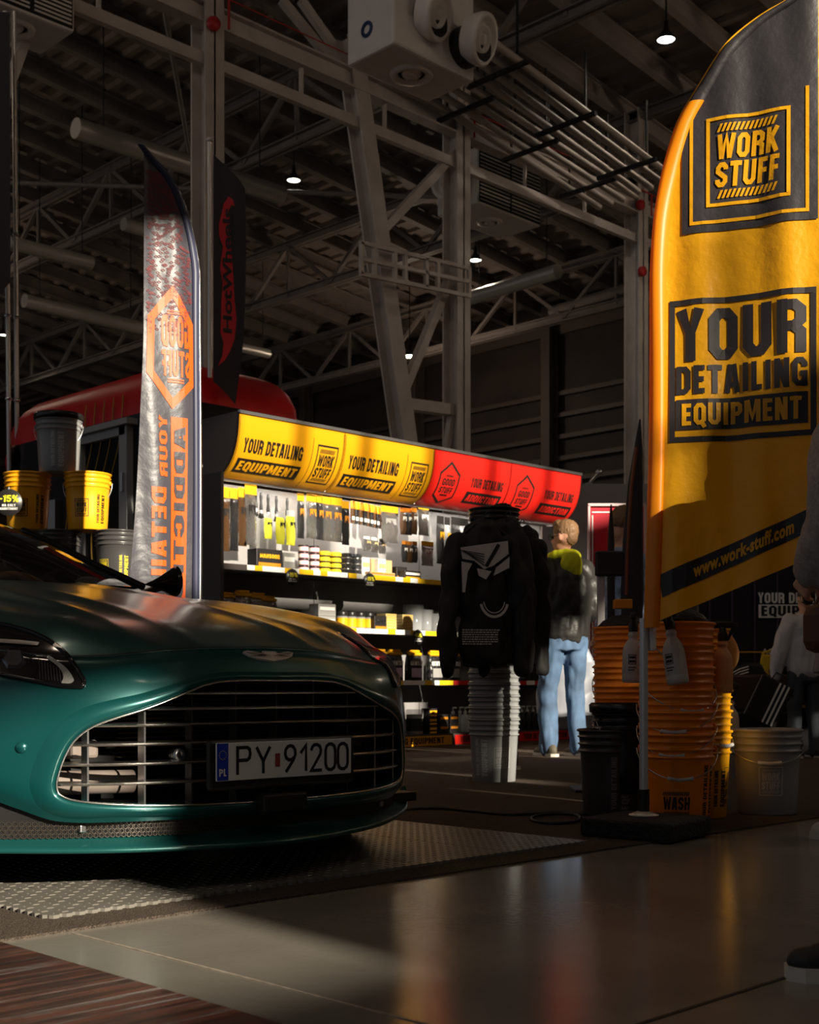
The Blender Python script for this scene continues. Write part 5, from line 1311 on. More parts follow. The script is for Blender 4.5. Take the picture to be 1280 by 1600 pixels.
for k in range(5):
    m = MB(); y0 = 1.25+.15*k; pts = []
    for t_ in np.linspace(0, 1, 14): 
        z = 1.6+1.45*t_; y = y0+.10*math.sin(t_*5.2+.4)-.22*t_; pts.append((-.022+(0 if z < 2.86 else (z-2.86)**2*.45), y, z))
    m.tube(pts, .006, 5); m.build('gold_line', mat('gold_line', (.45,.25,.03), .4), kio)
kp = lambda px, py: onX(px, py, KX)-Vector((KX, KY, 0))
m = MB()
w0, w1 = kp(205, 668), kp(128, 668); ya, yb = w0.y, w1.y; zt_ = 2.76
for (y0, y1, z0, z1) in ((ya,yb,zt_-.07,zt_+.0),(ya-.03,ya+.09,1.0,zt_),(yb-.09,yb+.03,1.0,zt_)): m.box((-.03,(y0+y1)/2,(z0+z1)/2), (.07,abs(y1-y0),z1-z0))
m.box((-.05,(ya+yb)/2,zt_+.03), (.12, abs(yb-ya)+.2, .05)); m.build('window_frame', mat('frame_grey', (.36,.35,.36), .4), kio)
m = MB(); m.box((-.012,(ya+yb)/2,(1.0+zt_)/2), (.01, abs(yb-ya), zt_-1.0)); m.build('window_pane', M_blk_gloss, kio)
m = MB(); m.box((-.075,ya+.02,2.28), (.03,.04,.16)); m.build('hinge', M_alu, kio)
q0, q1 = kp(95, 740), kp(80, 740); m = MB(); m.box((-.03,(q0.y+q1.y)/2,1.3), (.06,abs(q1.y-q0.y),1.9)); m.build('corner_post', M_alu, kio)
fl = Flat(); kf = onY(314, 735, KY).x-KX
fl.block('TO', kf, 2.22, .20, .13); fl.block('DA', kf, 2.03, .23, .16); fl.lay('lettering', M_cardw, lambda x, y: (x, -.004, y), kio)
m = MB(); 
for k in range(7): m.tube([(.02,-.006,.6+k*.17),(.75,-.006,.85+k*.17)], .006, 5)
m.build('gold_stripes', mat('gold_line', (.45,.25,.03), .4), kio)
m = MB(); pp = kp(30, 640); m.lathe([(0,0),(.15,0),(.16,.02),(.15,.04),(0,.04)], kp(20,720), 20, Matrix.Rotation(PI/2,3,'Y')); m.build('red_roundel', M_kr, kio)
# poles with ropes at the left end
for i, (x0, x1, lab) in enumerate(((30, 22, 'thin silver flagpole with rope rings at the left picture edge'), (18, 8, 'second thin pole carrying the dark banner at the left picture edge'))):
    yk = KY+2.6; a = onY(x0, 622, 11.6) ; tp = onY(x1, 18, 11.6)
    o = thing('flag_pole', lab, 'flagpole', (a.x, a.y, 0)); m = MB(); m.tube([(0,0,0), tp-Vector((a.x,a.y,0))], .022, 10); m.build('pole', M_galv, o)
    m = MB()
    for z in (3.3,4.1,4.9): p = Vector((0,0,0)).lerp(tp-Vector((a.x,a.y,0)), z/tp.z); m.lathe([(.022,-.012),(.034,-.012),(.034,.012),(.022,.012)], p, 10)
    m.build('rope_ring', M_chrome, o)
Dd = Sheet(4, 12.2, 8, lambda u, z: .02*math.sin(12*u+z))
m = MB(); z0, z1 = Dd.sz(8,470)[1], Dd.sz(8,20)[1]; m.grid([[Dd.pt(-.5+.57*j/10*(1 if i > 2 else .75+.12*i), z0+(z1-z0)*i/30) for j in range(11)] for i in range(31)])
o = m.build('banner_flag', M_fdk); o.location = Dd.o; tag(o, 'dark hanging banner cut by the left picture edge beside two thin poles', 'banner')
# ================================================================== buckets
def plastic(n, c, r=.32): return mat(n, c, r, spec=.5, sss=0.)
M_bo = mat('bucket_orange', (.95,.255,.010), .33); M_by = mat('bucket_yellow', (.88,.40,.010), .33); M_bg = mat('bucket_grey', (.27,.275,.28), .3)
M_bd = mat('bucket_dark', (.055,.052,.052), .3); M_bk = mat('bucket_black', (.012,.012,.013), .28)
M_prt_l = mat('print_light', (.50,.50,.50), .5); M_prt_m = mat('print_grey', (.20,.20,.20), .5); M_prt_y = mat('print_yellow', (.75,.55,.02), .5)
M_wire = mat('bail_wire', (.6,.6,.6), .3, metal=1.); M_grip = mat('grip_white', (.62,.60,.58), .4)
BR0, BR1, BH = .122, .141, .36
def brad(z): return BR0+(BR1-BR0)*z/BH
def bucket(m_, bail=None, art=(), lid=None, grip=None):
    """bail: swing angle (deg from hanging plumb); art: list of (figure, material, angle)"""
    t = bpy.data.objects.new('bucket', None); COL.objects.link(t); t.empty_display_size = .1
    m = MB(); P = [(0,.004),(BR0-.012,.004),(BR0-.003,0),(BR0,.006)]
    for z in (.10,.20,.262): P.append((brad(z), z))
    for z in (.268,.298,.328): P += [(brad(z)+.001, z-.003),(brad(z)+.008, z),(brad(z)+.008, z+.004),(brad(z)+.001, z+.007)]
    P += [(brad(.352)+.002,.350),(brad(.352)+.009,.352),(brad(.36)+.009,.359),(brad(.36)+.002,.362),(brad(.36)-.004,.358),(brad(.2)-.005,.2),(BR0-.006,.012),(0,.012)]
    m.lathe(P, n=40); m.build('body', m_, t)
    if bail is not None:
        a = math.radians(bail); R = BR1+.012; pts = []
        for k in range(21):
            q = PI*k/20; x = R*math.cos(q)*1.02; d = R*1.12*math.sin(q); pts.append((x, -d*math.sin(a), .30-d*math.cos(a)))
        m = MB(); m.tube(pts, .0022, 6); b_ = m.build('bail', M_wire, t)
        m = MB(); m.tube([pts[8], pts[10], pts[12]], .0085, 8); m.build('grip', grip or M_grip, b_)
        m = MB()
        for s in (-1, 1): m.lathe([(0,0),(.014,0),(.014,.012),(0,.012)], (s*(brad(.3)+.0), 0, .30), 10, Matrix.Rotation(s*PI/2, 3, 'Y'))
        m.build('bail_ears', m_, t)
    for fig, mt, ang in art:
        fl = fig(); fl.lay('print', mt, lambda x, y, ang=ang: ((brad(y)+.0012)*math.sin(x/.132+ang), -(brad(y)+.0012)*math.cos(x/.132+ang), y), t, step=(.012, .05))
    if lid:
        m = MB(); r = brad(.36)+.012; m.lathe([(r-.004,.335),(r+.002,.338),(r+.004,.368),(r-.006,.378),(r-.02,.372),(r-.025,.366),(0,.366)], n=36); m.build('lid', lid, t)
    return t
def f_ws(s=.085, y=.09):
    return lambda: work_stuff(Flat(), -s/2, y, s)
def f_vert(y0=.03, y1=.25, sc=1., x=0.):
    def g():
        fl = Flat(); a = Flat(); a.block('YOUR DETAILING', 0, 0, y1-y0, .024*sc); fl.add([(x-.004-b_, y0+a_) for a_, b_ in a.v], a.f)
        a = Flat(); a.block('EQUIPMENT', 0, 0, y1-y0, .036*sc); fl.add([(x+.052*sc-b_, y0+a_) for a_, b_ in a.v], a.f); return fl
    return g
def f_wash():
    fl = Flat(); fl.hatch(-.055,.125,.05,.140,14); fl.block('WASH', -.053, .070, .105, .050, .04); fl.hatch(-.055,.048,.05,.063,14); return fl
def f_tag(): fl = Flat(); fl.frame(-.02,.05,.02,.21,.002); fl.hatch(-.012,.06,.012,.08,4); fl.hatch(-.012,.09,.012,.12,3); fl.hatch(-.012,.13,.012,.19,5); return fl
def at_px(px, d): p = depth(px, HY, d); p.z = 0; return p
FACE = -PI/4
# --- grey stack in the middle, black bucket on top
p = at_px(772, 7.42)
b0 = bucket(M_bg, None, [(f_ws(.095,.085), M_prt_l, .30), (f_vert(.04,.25), M_prt_l, -.75)])
tag(b0, 'lowest grey bucket of the tall stack under the black hoodies', 'bucket', 'grey buckets of the hoodie stack'); b0.location = p; b0.rotation_euler = (0,0,FACE)
b1 = bucket(M_bg)
b1['tmp'] = 1
for k in range(1, 15):
    c = b1 if k == 1 else copy_tree(b1)
    c.location = p+Vector((0,0,.0665*k)); c.rotation_euler = (0,0,FACE+.2*k)
    tag(c, 'grey bucket nested %s above the lowest one of the hoodie stack' % (ORD+['thirteenth','fourteenth'])[k-1], 'bucket', 'grey buckets of the hoodie stack')
del b1['tmp']
for k in range(2, 16): pass
ztop = .0665*14
for k in range(3):
    bk = bucket(M_bk, 20 if k == 2 else None); tag(bk, ('lower black bucket under the hoodie hangers','middle black bucket of the hoodie stack','topmost black bucket of the hoodie stack, its wire handle down')[k], 'bucket', 'black buckets of the hoodie stack')
    bk.location = p+Vector((0,0,ztop+.0667*(k+1)+.03*k)); bk.rotation_euler = (0,0,FACE+.4)
ZHB = ztop+.0667*3+.06
# --- right grey bucket
p = at_px(1199, 5.56); b_ = bucket(M_bg, 62, [(f_ws(.10,.085), M_prt_l, .05)]); b_.location = p+Vector((0,0,.006)); b_.rotation_euler = (0,0,FACE-.2)
tag(b_, 'open grey bucket with wire handle standing alone right of the orange stacks', 'bucket')
# --- orange stacks
def stack(px, d, n, pitch, m_, art, where, bails, group, rz=0., z0=.006):
    p = at_px(px, d); pr = None
    for k in range(n):
        bb = bails.get(k)
        c = bucket(m_, bb[0] if bb else None, art if k == 0 else ())
        c.location = p+Vector((0,0,z0+pitch*k)); c.rotation_euler = (0,0,FACE+rz+(bb[1] if bb else 0))
        tag(c, ('lowest' if k == 0 else ORD[k]+' from the floor')+' orange bucket of the '+where, 'bucket', group)
    return p
PF = stack(1058, 5.10, 6, .086, M_bo, [(f_wash, M_ink, -.12), (f_vert(.03,.24), M_ink, .98)], 'front stack behind the flagpole', {0:(48,-.1),1:(50,-.35),2:(52,-.3),3:(50,.25),5:(40,.6)}, 'front orange stack')
PB = stack(1088, 5.42, 6, .084, M_by, [(f_tag, M_ink, .95), (f_vert(.05,.2,.8), M_ink, .55)], 'sunlit stack behind the front stack', {1:(60,.8)}, 'sunlit orange stack')
PL_ = stack(975, 6.2, 6, .092, M_bo, [], 'rear stack left of the flagpole', {3:(30,-.5)}, 'rear orange stack')
# --- dark buckets front left of the pole
p = at_px(957, 5.52); c = bucket(M_bd, None, [(f_vert(.03,.25), M_prt_m, .02)]); c.location = p+Vector((0,0,.006)); c.rotation_euler = (0,0,FACE)
tag(c, 'dark grey bucket with upright lettering left of the flagpole foot', 'bucket')
c2 = bucket(M_bk, 30, (), M_bk); c2.location = p+Vector((.03,-.05,.006+.095)); c2.rotation_euler = (0,0,FACE+.5); tag(c2, 'black lidded bucket nested in the dark grey one by the flagpole', 'bucket')
# --- spray bottles hanging on the stacks
def spray(body, lab=True, head=M_black):
    t = bpy.data.objects.new('spray_bottle', None); COL.objects.link(t)
    m = MB(); m.lathe([(0,.002),(.036,0),(.041,.006),(.0415,.030),(.040,.034),(.0415,.038),(.0415,.125),(.036,.150),(.024,.170),(.0185,.178),(.0185,.186),(.021,.190),(.021,.198),(.0175,.202),(.0175,.212),(0,.212)], n=24); m.build('bottle', body, t)
    m = MB(); m.lathe([(.019,.208),(.020,.235),(.015,.245),(.013,.262),(0,.262)], n=14); m.rbox((.0,.0,.272), (.026,.085,.028), .008); m.rbox((0,-.047,.270), (.018,.02,.018), .004); m.rbox((0,-.030,.235), (.010,.012,.055), .004, M=Matrix.Rotation(.4,3,'X')); m.build('trigger_head', head, t)
    if lab:
        fl = Flat(); fl.frame(-.016,.075,.016,.115,.003); fl.rect(-.012,.082,.012,.092); fl.rect(-.012,.098,.012,.108); fl.rect(-.016,.060,.016,.064); fl.rect(-.016,.050,.010,.054)
        fl.lay('print', M_ink, lambda x, y: (.0425*math.sin(x/.042), -.0425*math.cos(x/.042), y), t, step=(.006,0))
    return t
M_hdpe = cloth_mat('bottle_hdpe', (.60,.58,.56), .4, .35)
def hang_spray(px, py, d, tilt, rz, lab, m_, ll=True):
    c = spray(m_, ll); pp = depth(px, py, d); c.location = pp; c.rotation_mode = 'XYZ'
    c.rotation_euler = Vector((0,0,0)).to_track_quat('Z','Y').to_euler() if False else (Matrix.Rotation(FACE+rz,4,'Z')@Matrix.Rotation(tilt,4,'Y')).to_euler()
    return tag(c, lab, 'spray bottle', 'spray bottles on the orange stacks')
hang_spray(988, 1067, 5.30, .02, -.2, 'white spray bottle with black printed label left of the flagpole', M_hdpe)
hang_spray(1060, 1069, 4.90, -.16, -.75, 'tilted white spray bottle hanging before the front orange stack', M_hdpe)
hang_spray(1129, 1083, 5.18, .02, 1.2, 'peach-tinted spray bottle beside a foam mitt', cloth_mat('bottle_peach', (.72,.42,.22), .4, .35), False)
hang_spray(1140, 1168, 5.7, 0, .5, 'small pale spray bottle half hidden between the stacks and grey bucket', M_hdpe, False)
m = MB(); P = []
for i in range(13):
    t_ = i/12; w = .048*math.sin(PI*(t_*.94+.03))**.6*(.75+.25*t_); P.append([(w*math.cos(a), .014*math.sin(a)*math.sin(PI*(t_*.96+.02))**.5, .15*(1-t_)) for a in np.linspace(0, 2*PI, 17)[:-1]])
m.grid(P, wrap=True); o = m.build('applicator_mitt', mat('mitt_peach', (.72,.36,.12), .8)); o.location = depth(1142, 1046, 5.26); o.rotation_euler = (Matrix.Rotation(FACE,4,'Z')@Matrix.Rotation(-.12,4,'Y')).to_euler()
tag(o, 'peach foam mitt leaning on the peach spray bottle', 'mitt')
# black cloth and caps lying in the top of the stacks
for i, (pq, z, lab) in enumerate(((PF, .79+.0, 'black lid heap in the top of the front orange stack'), (PL_, .82, 'black lid heap in the top of the rear orange stack'))):
    m = MB(); m.lathe([(0,0),(.10,0),(.128,.02),(.10,.05),(.05,.075),(0,.08)], n=24); o = m.build('bucket_insert', mat('insert_black', (.012,.011,.011), .6, bump=(30,1.))); o.location = pq+Vector((0,0,z-.012)); tag(o, lab, 'insert')
# --- pyramid on the left: 1 grey on 2 yellow on 3 dark
D_ = 8.25; zb = 1.525
mk = lambda px, z, c, lab, g: (setattr(c, 'location', at_px(px, D_)+Vector((0,0,z))), setattr(c, 'rotation_euler', (0,0,FACE)), tag(c, lab, 'bucket', g))
mk(92, zb+.362, bucket(M_bg, 18, [(f_vert(.03,.25), M_prt_l, .10)], M_bk), 'grey black-lidded bucket on top of the bucket pyramid', 'bucket pyramid')
mk(43, zb, bucket(M_by, None, [(f_ws(.09,.08), M_ink, -.05), (f_vert(.04,.22,.7), M_ink, .85)]), 'yellow bucket behind the round discount disc, in the pyramid', 'bucket pyramid')
mk(137, zb, bucket(M_by, 8, [(f_ws(.09,.08), M_ink, -.05), (f_vert(.04,.22,.7), M_ink, .85)]), 'yellow bucket under the kiosk window, in the pyramid', 'bucket pyramid')
for i, px in enumerate((-4, 90, 184)):
    mk(px, zb-.363, bucket(M_bd, None, [(f_ws(.07,.09), M_prt_y, -.5), (f_vert(.03,.2,.7), M_prt_y, .45)]), ('dark bucket at the picture edge under the yellow pair','dark bucket in the middle under the two yellow ones','dark bucket with yellow lettering beside the grey mirrored flag')[i], 'bucket pyramid')
c = at_px(90, D_); m = MB(); m.rbox((0,0,(zb-.363)/2), (1.45,.36,zb-.366), .01); o = m.build('display_plinth', M_rk); o.location = c; o.rotation_euler = (0,0,FACE); tag(o, 'dark plinth under the bucket pyramid behind the car', 'plinth')
put('disc', None, at_px(14, D_-.22)+Vector((0,0,.56+283/FPX*(D_-.22))), 'round black -15% disc hanging before the left yellow bucket', 'price disc', 'round -15% discs', 1.25, FACE)
# ================================================================== people and clothes
from mathutils import noise as mn
def fuse(mb, name, m, vox=.012, amp=0., fs=9., smooth=2, parent=None, extra=None, seed=0., aniso=(1,1,.45)):
    """melt overlapping shapes into one skin; amp adds cloth folds"""
    o = mb.build('tmp_skin', m); md = o.modifiers.new('r', 'REMESH'); md.mode = 'VOXEL'; md.voxel_size = vox
    if smooth: s = o.modifiers.new('s', 'SMOOTH'); s.iterations = smooth; s.factor = .5
    dg = bpy.context.evaluated_depsgraph_get(); me = bpy.data.meshes.new_from_object(o.evaluated_get(dg))
    old = o.data; bpy.data.objects.remove(o); bpy.data.meshes.remove(old)
    if amp:
        nn = [v.normal.copy() for v in me.vertices]
        for v, n in zip(me.vertices, nn):
            p = v.co; q = Vector((p.x*aniso[0]+seed, p.y*aniso[1], p.z*aniso[2]))*fs
            f = abs(mn.noise(q))*1.6-.5+.5*mn.noise(q*2.3); v.co = p+n*amp*f
    if extra:
        bm = bmesh.new(); bm.from_mesh(me)
        for mb2 in extra:
            vs = [bm.verts.new(v) for v in mb2.v]
            for f in mb2.f:
                try: bm.faces.new([vs[i] for i in f])
                except ValueError: pass
        bm.to_mesh(me); bm.free()
    me.name = name; me.materials.clear(); me.materials.append(m)
    me.polygons.foreach_set('use_smooth', [True]*len(me.polygons))
    ob = bpy.data.objects.new(name, me); COL.objects.link(ob)
    if parent: ob.parent = parent
    return ob
def rings(mb, rs, n=18, c=(0,0)):
    """stack of ellipses (z, rx, ry[, dx, dy]), closed top and bottom"""
    P = [[(r[1]*math.cos(a)+(r[3] if len(r) > 3 else 0), r[2]*math.sin(a)+(r[4] if len(r) > 4 else 0), r[0]) for a in np.linspace(0, 2*PI, n+1)[:-1]] for r in rs]
    mb.grid(P, wrap=True); mb.add(P[0], [tuple(range(n))]); mb.add(P[-1], [tuple(range(n))]); return mb
def limb(mb, pts, rs, k=6):
    P = [Vector(p) for p in pts]; out = []; rr_ = []
    for i in range(len(P)-1):
        for t in range(k): out.append(P[i].lerp(P[i+1], t/k)); rr_.append(rs[i]+(rs[i+1]-rs[i])*t/k)
    out.append(P[-1]); rr_.append(rs[-1]); mb.tube(out, rr_, 12)
    for p, r in zip(P, rs): mb.ball(p, r*.99, 12, 8)
    return mb
def hand_mesh(w, d, palm, s, curl=.5, k=1.):
    """palm and five bent fingers; w wrist, d pointing to the fingers, palm = palm normal, s = +1 right hand"""
    d = Vector(d).normalized(); n = Vector(palm); n = (n-d*n.dot(d)).normalized(); x = d.cross(n)*s; w = Vector(w); mb = MB()
    for t in np.linspace(0, 1, 6):
        for q in (-1.2,-.4,.4,1.2): mb.ball(w+d*(.005+.085*t)*k+x*q*.021*(.72+.28*t)*k, .0165*k, 8, 6)
    for q, L_ in ((-1.35,.062),(-.45,.076),(.45,.080),(1.35,.070)):
        p = w+d*.088*k+x*q*.021*k; a = .12; pts = [p]
        for seg in (.42,.33,.25):
            a += curl*.75; p = p+(d*math.cos(a)+n*math.sin(a))*L_*seg*k; pts.append(p)
        limb(mb, pts, [.0092*k,.0088*k,.0080*k,.0068*k], 3)
    p = w+d*.022*k+x*1.3*.021*k; limb(mb, [p, p+(x*.75+d*.7+n*.25)*.034*k, p+(x*.75+d*1.5+n*.75)*.042*k, p+(x*.55+d*2.0+n*1.1)*.045*k], [.0125*k,.0105*k,.0095*k,.0075*k], 3)
    return mb
def person(label, px, d, h, face, J={}, top='#', skin=(.62,.33,.22), top_m=None, leg_m=None, hair_m=None, hair='short', shoe_m=None, coat=False, sleeve=1., top_low=.86, head_yaw=0., amp=.012, curl=.5, extra_legs=0.):
    k = h/1.78; loc = at_px(px, d); t = thing('person', label, 'person', loc, math.radians(face-90))
    j = dict(sl=(-.185,0,1.43), sr=(.185,0,1.43), el=(-.245,-.03,1.14), er=(.245,-.03,1.14), wl=(-.25,.06,.90), wr=(.25,.06,.90),
             hl=(-.095,0,.92), hr=(.095,0,.92), kl=(-.105,.035,.50), kr=(.105,.035,.50), al=(-.115,-.02,.09), ar=(.115,-.02,.09), fl=0., fr=0.); j.update(J)
    S = lambda p: tuple(c*k for c in p)
    hy = Matrix.Rotation(head_yaw, 3, 'Z'); M_skin = mat('skin_%02d' % int(skin[0]*100), skin, .5, sss=0)
    b = MB()
    limb(b, [S((0,0,.95)), S((0,.0,1.2)), S((0,0,1.42)), S((0,.0,1.50)), S((0,.015,1.58))], [.12*k,.12*k,.11*k,.055*k,.052*k])
    for s, a, e, w in ((-1,'sl','el','wl'),(1,'sr','er','wr')): limb(b, [S((0,0,1.42)), S(j[a]), S(j[e]), S(j[w])], [.06*k,.045*k,.036*k,.028*k])
    for a, e, w in (('hl','kl','al'),('hr','kr','ar')): limb(b, [S((0,0,.98)), S(j[a]), S(j[e]), S(j[w])], [.10*k,.085*k,.055*k,.038*k])
    H_ = lambda x, y, z: tuple(hy@Vector((x*k, y*k, 0))+Vector((0,0,z*k)))
    b.ball(H_(0,-.012,1.675), .1*k, 14, 10, (.78,.97,1.04), hy); b.ball(H_(0,.030,1.605), .07*k, 12, 8, (.82,.95,1.0), hy)
    b.ball(H_(0,.103,1.628), .017*k, 8, 6, (.8,1,1.2)); 
    for s in (-1, 1): b.ball(H_(s*.080,-.005,1.645), .022*k, 8, 6, (.45,.8,1.3), hy)
    ex = []
    for s, e, w in ((-1,'el','wl'),(1,'er','wr')):
        dv = Vector(S(j[w]))-Vector(S(j[e])); hm = hand_mesh(S(j[w]), dv, Vector((-s*.9,.2,0)), -s, curl, k); o_ = fuse(hm, 'h', M_skin, .0048, 0, smooth=1)
        m2 = MB(); m2.v = [tuple(v.co) for v in o_.data.vertices]; m2.f = [tuple(p.vertices) for p in o_.data.polygons]; ex.append(m2); me = o_.data; bpy.data.objects.remove(o_); bpy.data.meshes.remove(me)
    fuse(b, 'body', M_skin, .011*k, 0, smooth=3, parent=t, extra=ex)
    for s in (-1, 1):
        m = MB(); m.ball(H_(s*.033,.082,1.655), .012*k, 8, 6, (1.2,.5,.7), hy); m.build('eye', mat('eye_dark', (.05,.04,.04), .2), t)
    m = MB(); m.ball(H_(0,.092,1.578), .02*k, 8, 6, (1.1,.35,.3), hy); m.build('mouth', mat('lips', (.42,.16,.13), .5), t)
    # hair
    m = MB()
    if hair == 'short':
        m.ball(H_(0,-.016,1.700), .1*k, 16, 10, (.82,1.02,.92), hy); m.ball(H_(0,-.048,1.655), .083*k, 14, 8, (.82,.74,.85), hy); m.ball(H_(0,.035,1.755), .06*k, 12, 8, (1.05,1.0,.6), hy)
    else:
        m.ball(H_(0,-.012,1.70), .11*k, 16, 10, (.85,1.0,.95), hy); m.ball(H_(0,-.05,1.60), .1*k, 14, 8, (.95,.72,1.1), hy); m.ball(H_(0,-.05,1.50), .09*k, 14, 8, (1.,.6,1.1), hy)
    fuse(m, 'hair', hair_m, .008, .006, 60., 1, t)
    # trousers
    m = MB(); rings(m, [(S((0,0,z))[2], a*k, c*k) for z, a, c in ((1.02,.155,.115),(.95,.172,.125),(.86,.178,.13),(.80,.165,.12))])
    for a, e, w in (('hl','kl','al'),('hr','kr','ar')):
        A_, K_, N_ = Vector(S(j[a])), Vector(S(j[e])), Vector(S(j[w])); limb(m, [A_+Vector((0,0,-.04*k)), (A_+K_)/2, K_, (K_+N_)/2, N_+Vector((0,.0,-.02*k))], [.100*k,.092*k,.077*k,.073*k,.072*k])
    fuse(m, 'trousers', leg_m, .012*k, amp*.9, 11., 2, t, seed=3.)
    # jacket
    m = MB()
    if coat: R_ = [(top_low,.27,.19),(1.0,.235,.165),(1.2,.205,.145),(1.35,.215,.14),(1.43,.16,.11),(1.50,.085,.08)]
    else: R_ = [(top_low,.165,.125),(top_low+.05,.195,.145),(1.05,.205,.15),(1.22,.22,.155),(1.36,.215,.14),(1.44,.16,.11),(1.51,.082,.08)]
    rings(m, [(z*k, a*k, c*k) for z, a, c in R_])
    for s, a, e, w in ((-1,'sl','el','wl'),(1,'sr','er','wr')):
        A_, E_, W_ = Vector(S(j[a])), Vector(S(j[e])), Vector(S(j[w])); limb(m, [A_+Vector((-s*.03*k,0,-.02*k)), A_.lerp(E_,.5), E_, E_.lerp(W_,.55), E_.lerp(W_,.97)], [x*sleeve*k for x in (.092,.082,.074,.066,.052)])
    jk = fuse(m, 'jacket', top_m, .012*k, amp, 10., 2, t)
    # shoes
    for s, a, yaw in ((-1,'al',j['fl']),(1,'ar',j['fr'])):
        A_ = Vector(S(j[a])); A_.z = 0; rz_ = Matrix.Rotation(yaw, 3, 'Z'); m = MB()
        for (y, z, r_, sx, sz) in ((-.05,.055,.05,.80,1.0),(.0,.065,.05,.82,1.15),(.06,.052,.048,.90,.9),(.12,.042,.045,1.0,.75),(.165,.036,.038,.98,.75)): m.ball(A_+rz_@Vector((0,y*k,z*k)), r_*k, 12, 8, (sx,1.25,sz))
        sh = fuse(m, 'shoe', shoe_m, .008, 0, smooth=2, parent=t)
        m = MB(); out = [(.040,-.10),(.044,-.03),(.044,.05),(.050,.12),(.045,.17),(.025,.208),(-.01,.212),(-.036,.185),(-.046,.12),(-.040,.04),(-.040,-.05),(-.032,-.105),(.0,-.118),(.028,-.113)]
        m.prism([tuple((rz_@Vector((x*k,y*k,0))).xy+A_.xy) for x, y in out], .0, .028*k); m.build('sole', mat('sole_white', (.55,.50,.44), .6), sh)
    t['k'] = k; del t['k']; return t, jk, k
M_jkt = mat('jacket_black', (.030,.028,.027), .42, bump=(18,.3)); M_jean = mat('jeans_blue', (.072,.125,.215), .8, noise=(7,.35)); M_jean_d = mat('jeans_dark', (.05,.06,.075), .8, noise=(7,.3))
M_hblond = mat('hair_blond', (.21,.115,.055), .55); M_hdark = mat('hair_dark', (.018,.013,.011), .5); M_hood = mat('hood_yellow', (.74,.74,.015), .7)
M_shoe = mat('shoe_brown', (.10,.085,.06), .7); M_shoe_w = mat('shoe_white', (.62,.56,.48), .6); M_shoe_k = mat('shoe_black', (.018,.018,.02), .6)
# man in the yellow hood
man, jk, k = person('man seen from behind in black bomber jacket, yellow hood and blue jeans', 882, 9.9, 1.80, 66, dict(wl=(-.255,.05,.86), el=(-.262,-.03,1.13), er=(.255,.0,1.12), wr=(.20,.22,1.0), al=(-.105,.06,.09), kl=(-.10,.07,.50)),
    top_m=M_jkt, leg_m=M_jean, hair_m=M_hblond, shoe_m=M_shoe, top_low=.86, head_yaw=.55, amp=.014, skin=(.60,.30,.20))
m = MB()
for a in np.linspace(0, 2*PI, 15)[:-1]: m.ball((.098*math.cos(a)*k, (.01+.085*math.sin(a))*k, (1.505-.02*math.sin(a))*k), .040*k, 10, 8)
m.ball((0,-.115*k,1.45*k), .085*k, 14, 10, (1.1,.55,1.05)); m.ball((.03*k,-.12*k,1.40*k), .06*k, 12, 8, (1.,.5,.9)); fuse(m, 'hood', M_hood, .010, .008, 14., 2, man)
m = MB(); hy = Matrix.Rotation(.55, 3, 'Z')
for s in (-1, 1):
    m.lathe([(.021,-.002),(.023,0),(.021,.002)], hy@Vector((s*.033*k,.108*k,0))+Vector((0,0,1.655*k)), 16, hy@Matrix.Rotation(PI/2,3,'X')); m.tube([hy@Vector((s*.055*k,.105*k,0))+Vector((0,0,1.66*k)), hy@Vector((s*.084*k,.0,0))+Vector((0,0,1.66*k))], .0025, 5)
m.build('glasses', M_black, man)
m = MB(); m.rbox((0,-.03,.0), (.012,.004,.03), .001); 
# carrier bag in his hand
c = at_px(889, 10.35); m = MB(); P = []
for z, a, b_ in ((.28,.13,.05),(.31,.16,.09),(.48,.165,.09),(.66,.15,.07),(.80,.10,.03),(.86,.03,.015)): P.append([(a*max(-1,min(1,1.2*math.cos(q))), b_*math.sin(q), z) for q in np.linspace(0, 2*PI, 25)[:-1]])
m.grid(P, wrap=True); m.add(P[0], [tuple(range(24))]); m.add(P[-1], [tuple(range(24))]); hb = fuse(m, 'carrier_bag', mat('bag_white', (.27,.28,.32), .35), .012, .02, 8.); hb.scale = (1.55,1,1.05); hb.location = Vector((c.x, c.y, .0)); hb.rotation_euler = (0,0,FACE)
tag(hb, 'white plastic carrier bag hanging before the legs of the hooded man', 'bag')
# dark haired man behind the hoodies
person('dark haired person in black standing behind the hoodie stack', 784, 8.45, 1.72, 70, dict(wl=(-.16,.22,1.1), wr=(.16,.22,1.1), hl=(-.06,0,.92), hr=(.06,0,.92), kl=(-.05,.0,.5), kr=(.05,.0,.5), al=(-.05,0,.09), ar=(.05,0,.09)), top_m=mat('shirt_black',(.015,.014,.014),.8), leg_m=M_jean_d, hair_m=M_hdark, shoe_m=M_shoe_k)
# blond person behind the screen
person('blond person in blue shirt mostly hidden behind the rear orange stack', 974, 8.9, 1.76, 150, dict(wl=(-.16,.10,.92), wr=(.16,.10,.92), el=(-.20,-.02,1.15), er=(.20,-.02,1.15), hl=(-.06,0,.92), hr=(.06,0,.92), kl=(-.06,.0,.5), kr=(.06,.0,.5), al=(-.06,0,.09), ar=(.06,0,.09)), top_m=mat('shirt_plaid', (.22,.30,.48), .8, noise=(20,.6)), leg_m=M_jean_d, hair_m=M_hblond, hair='long', shoe_m=M_shoe_k)
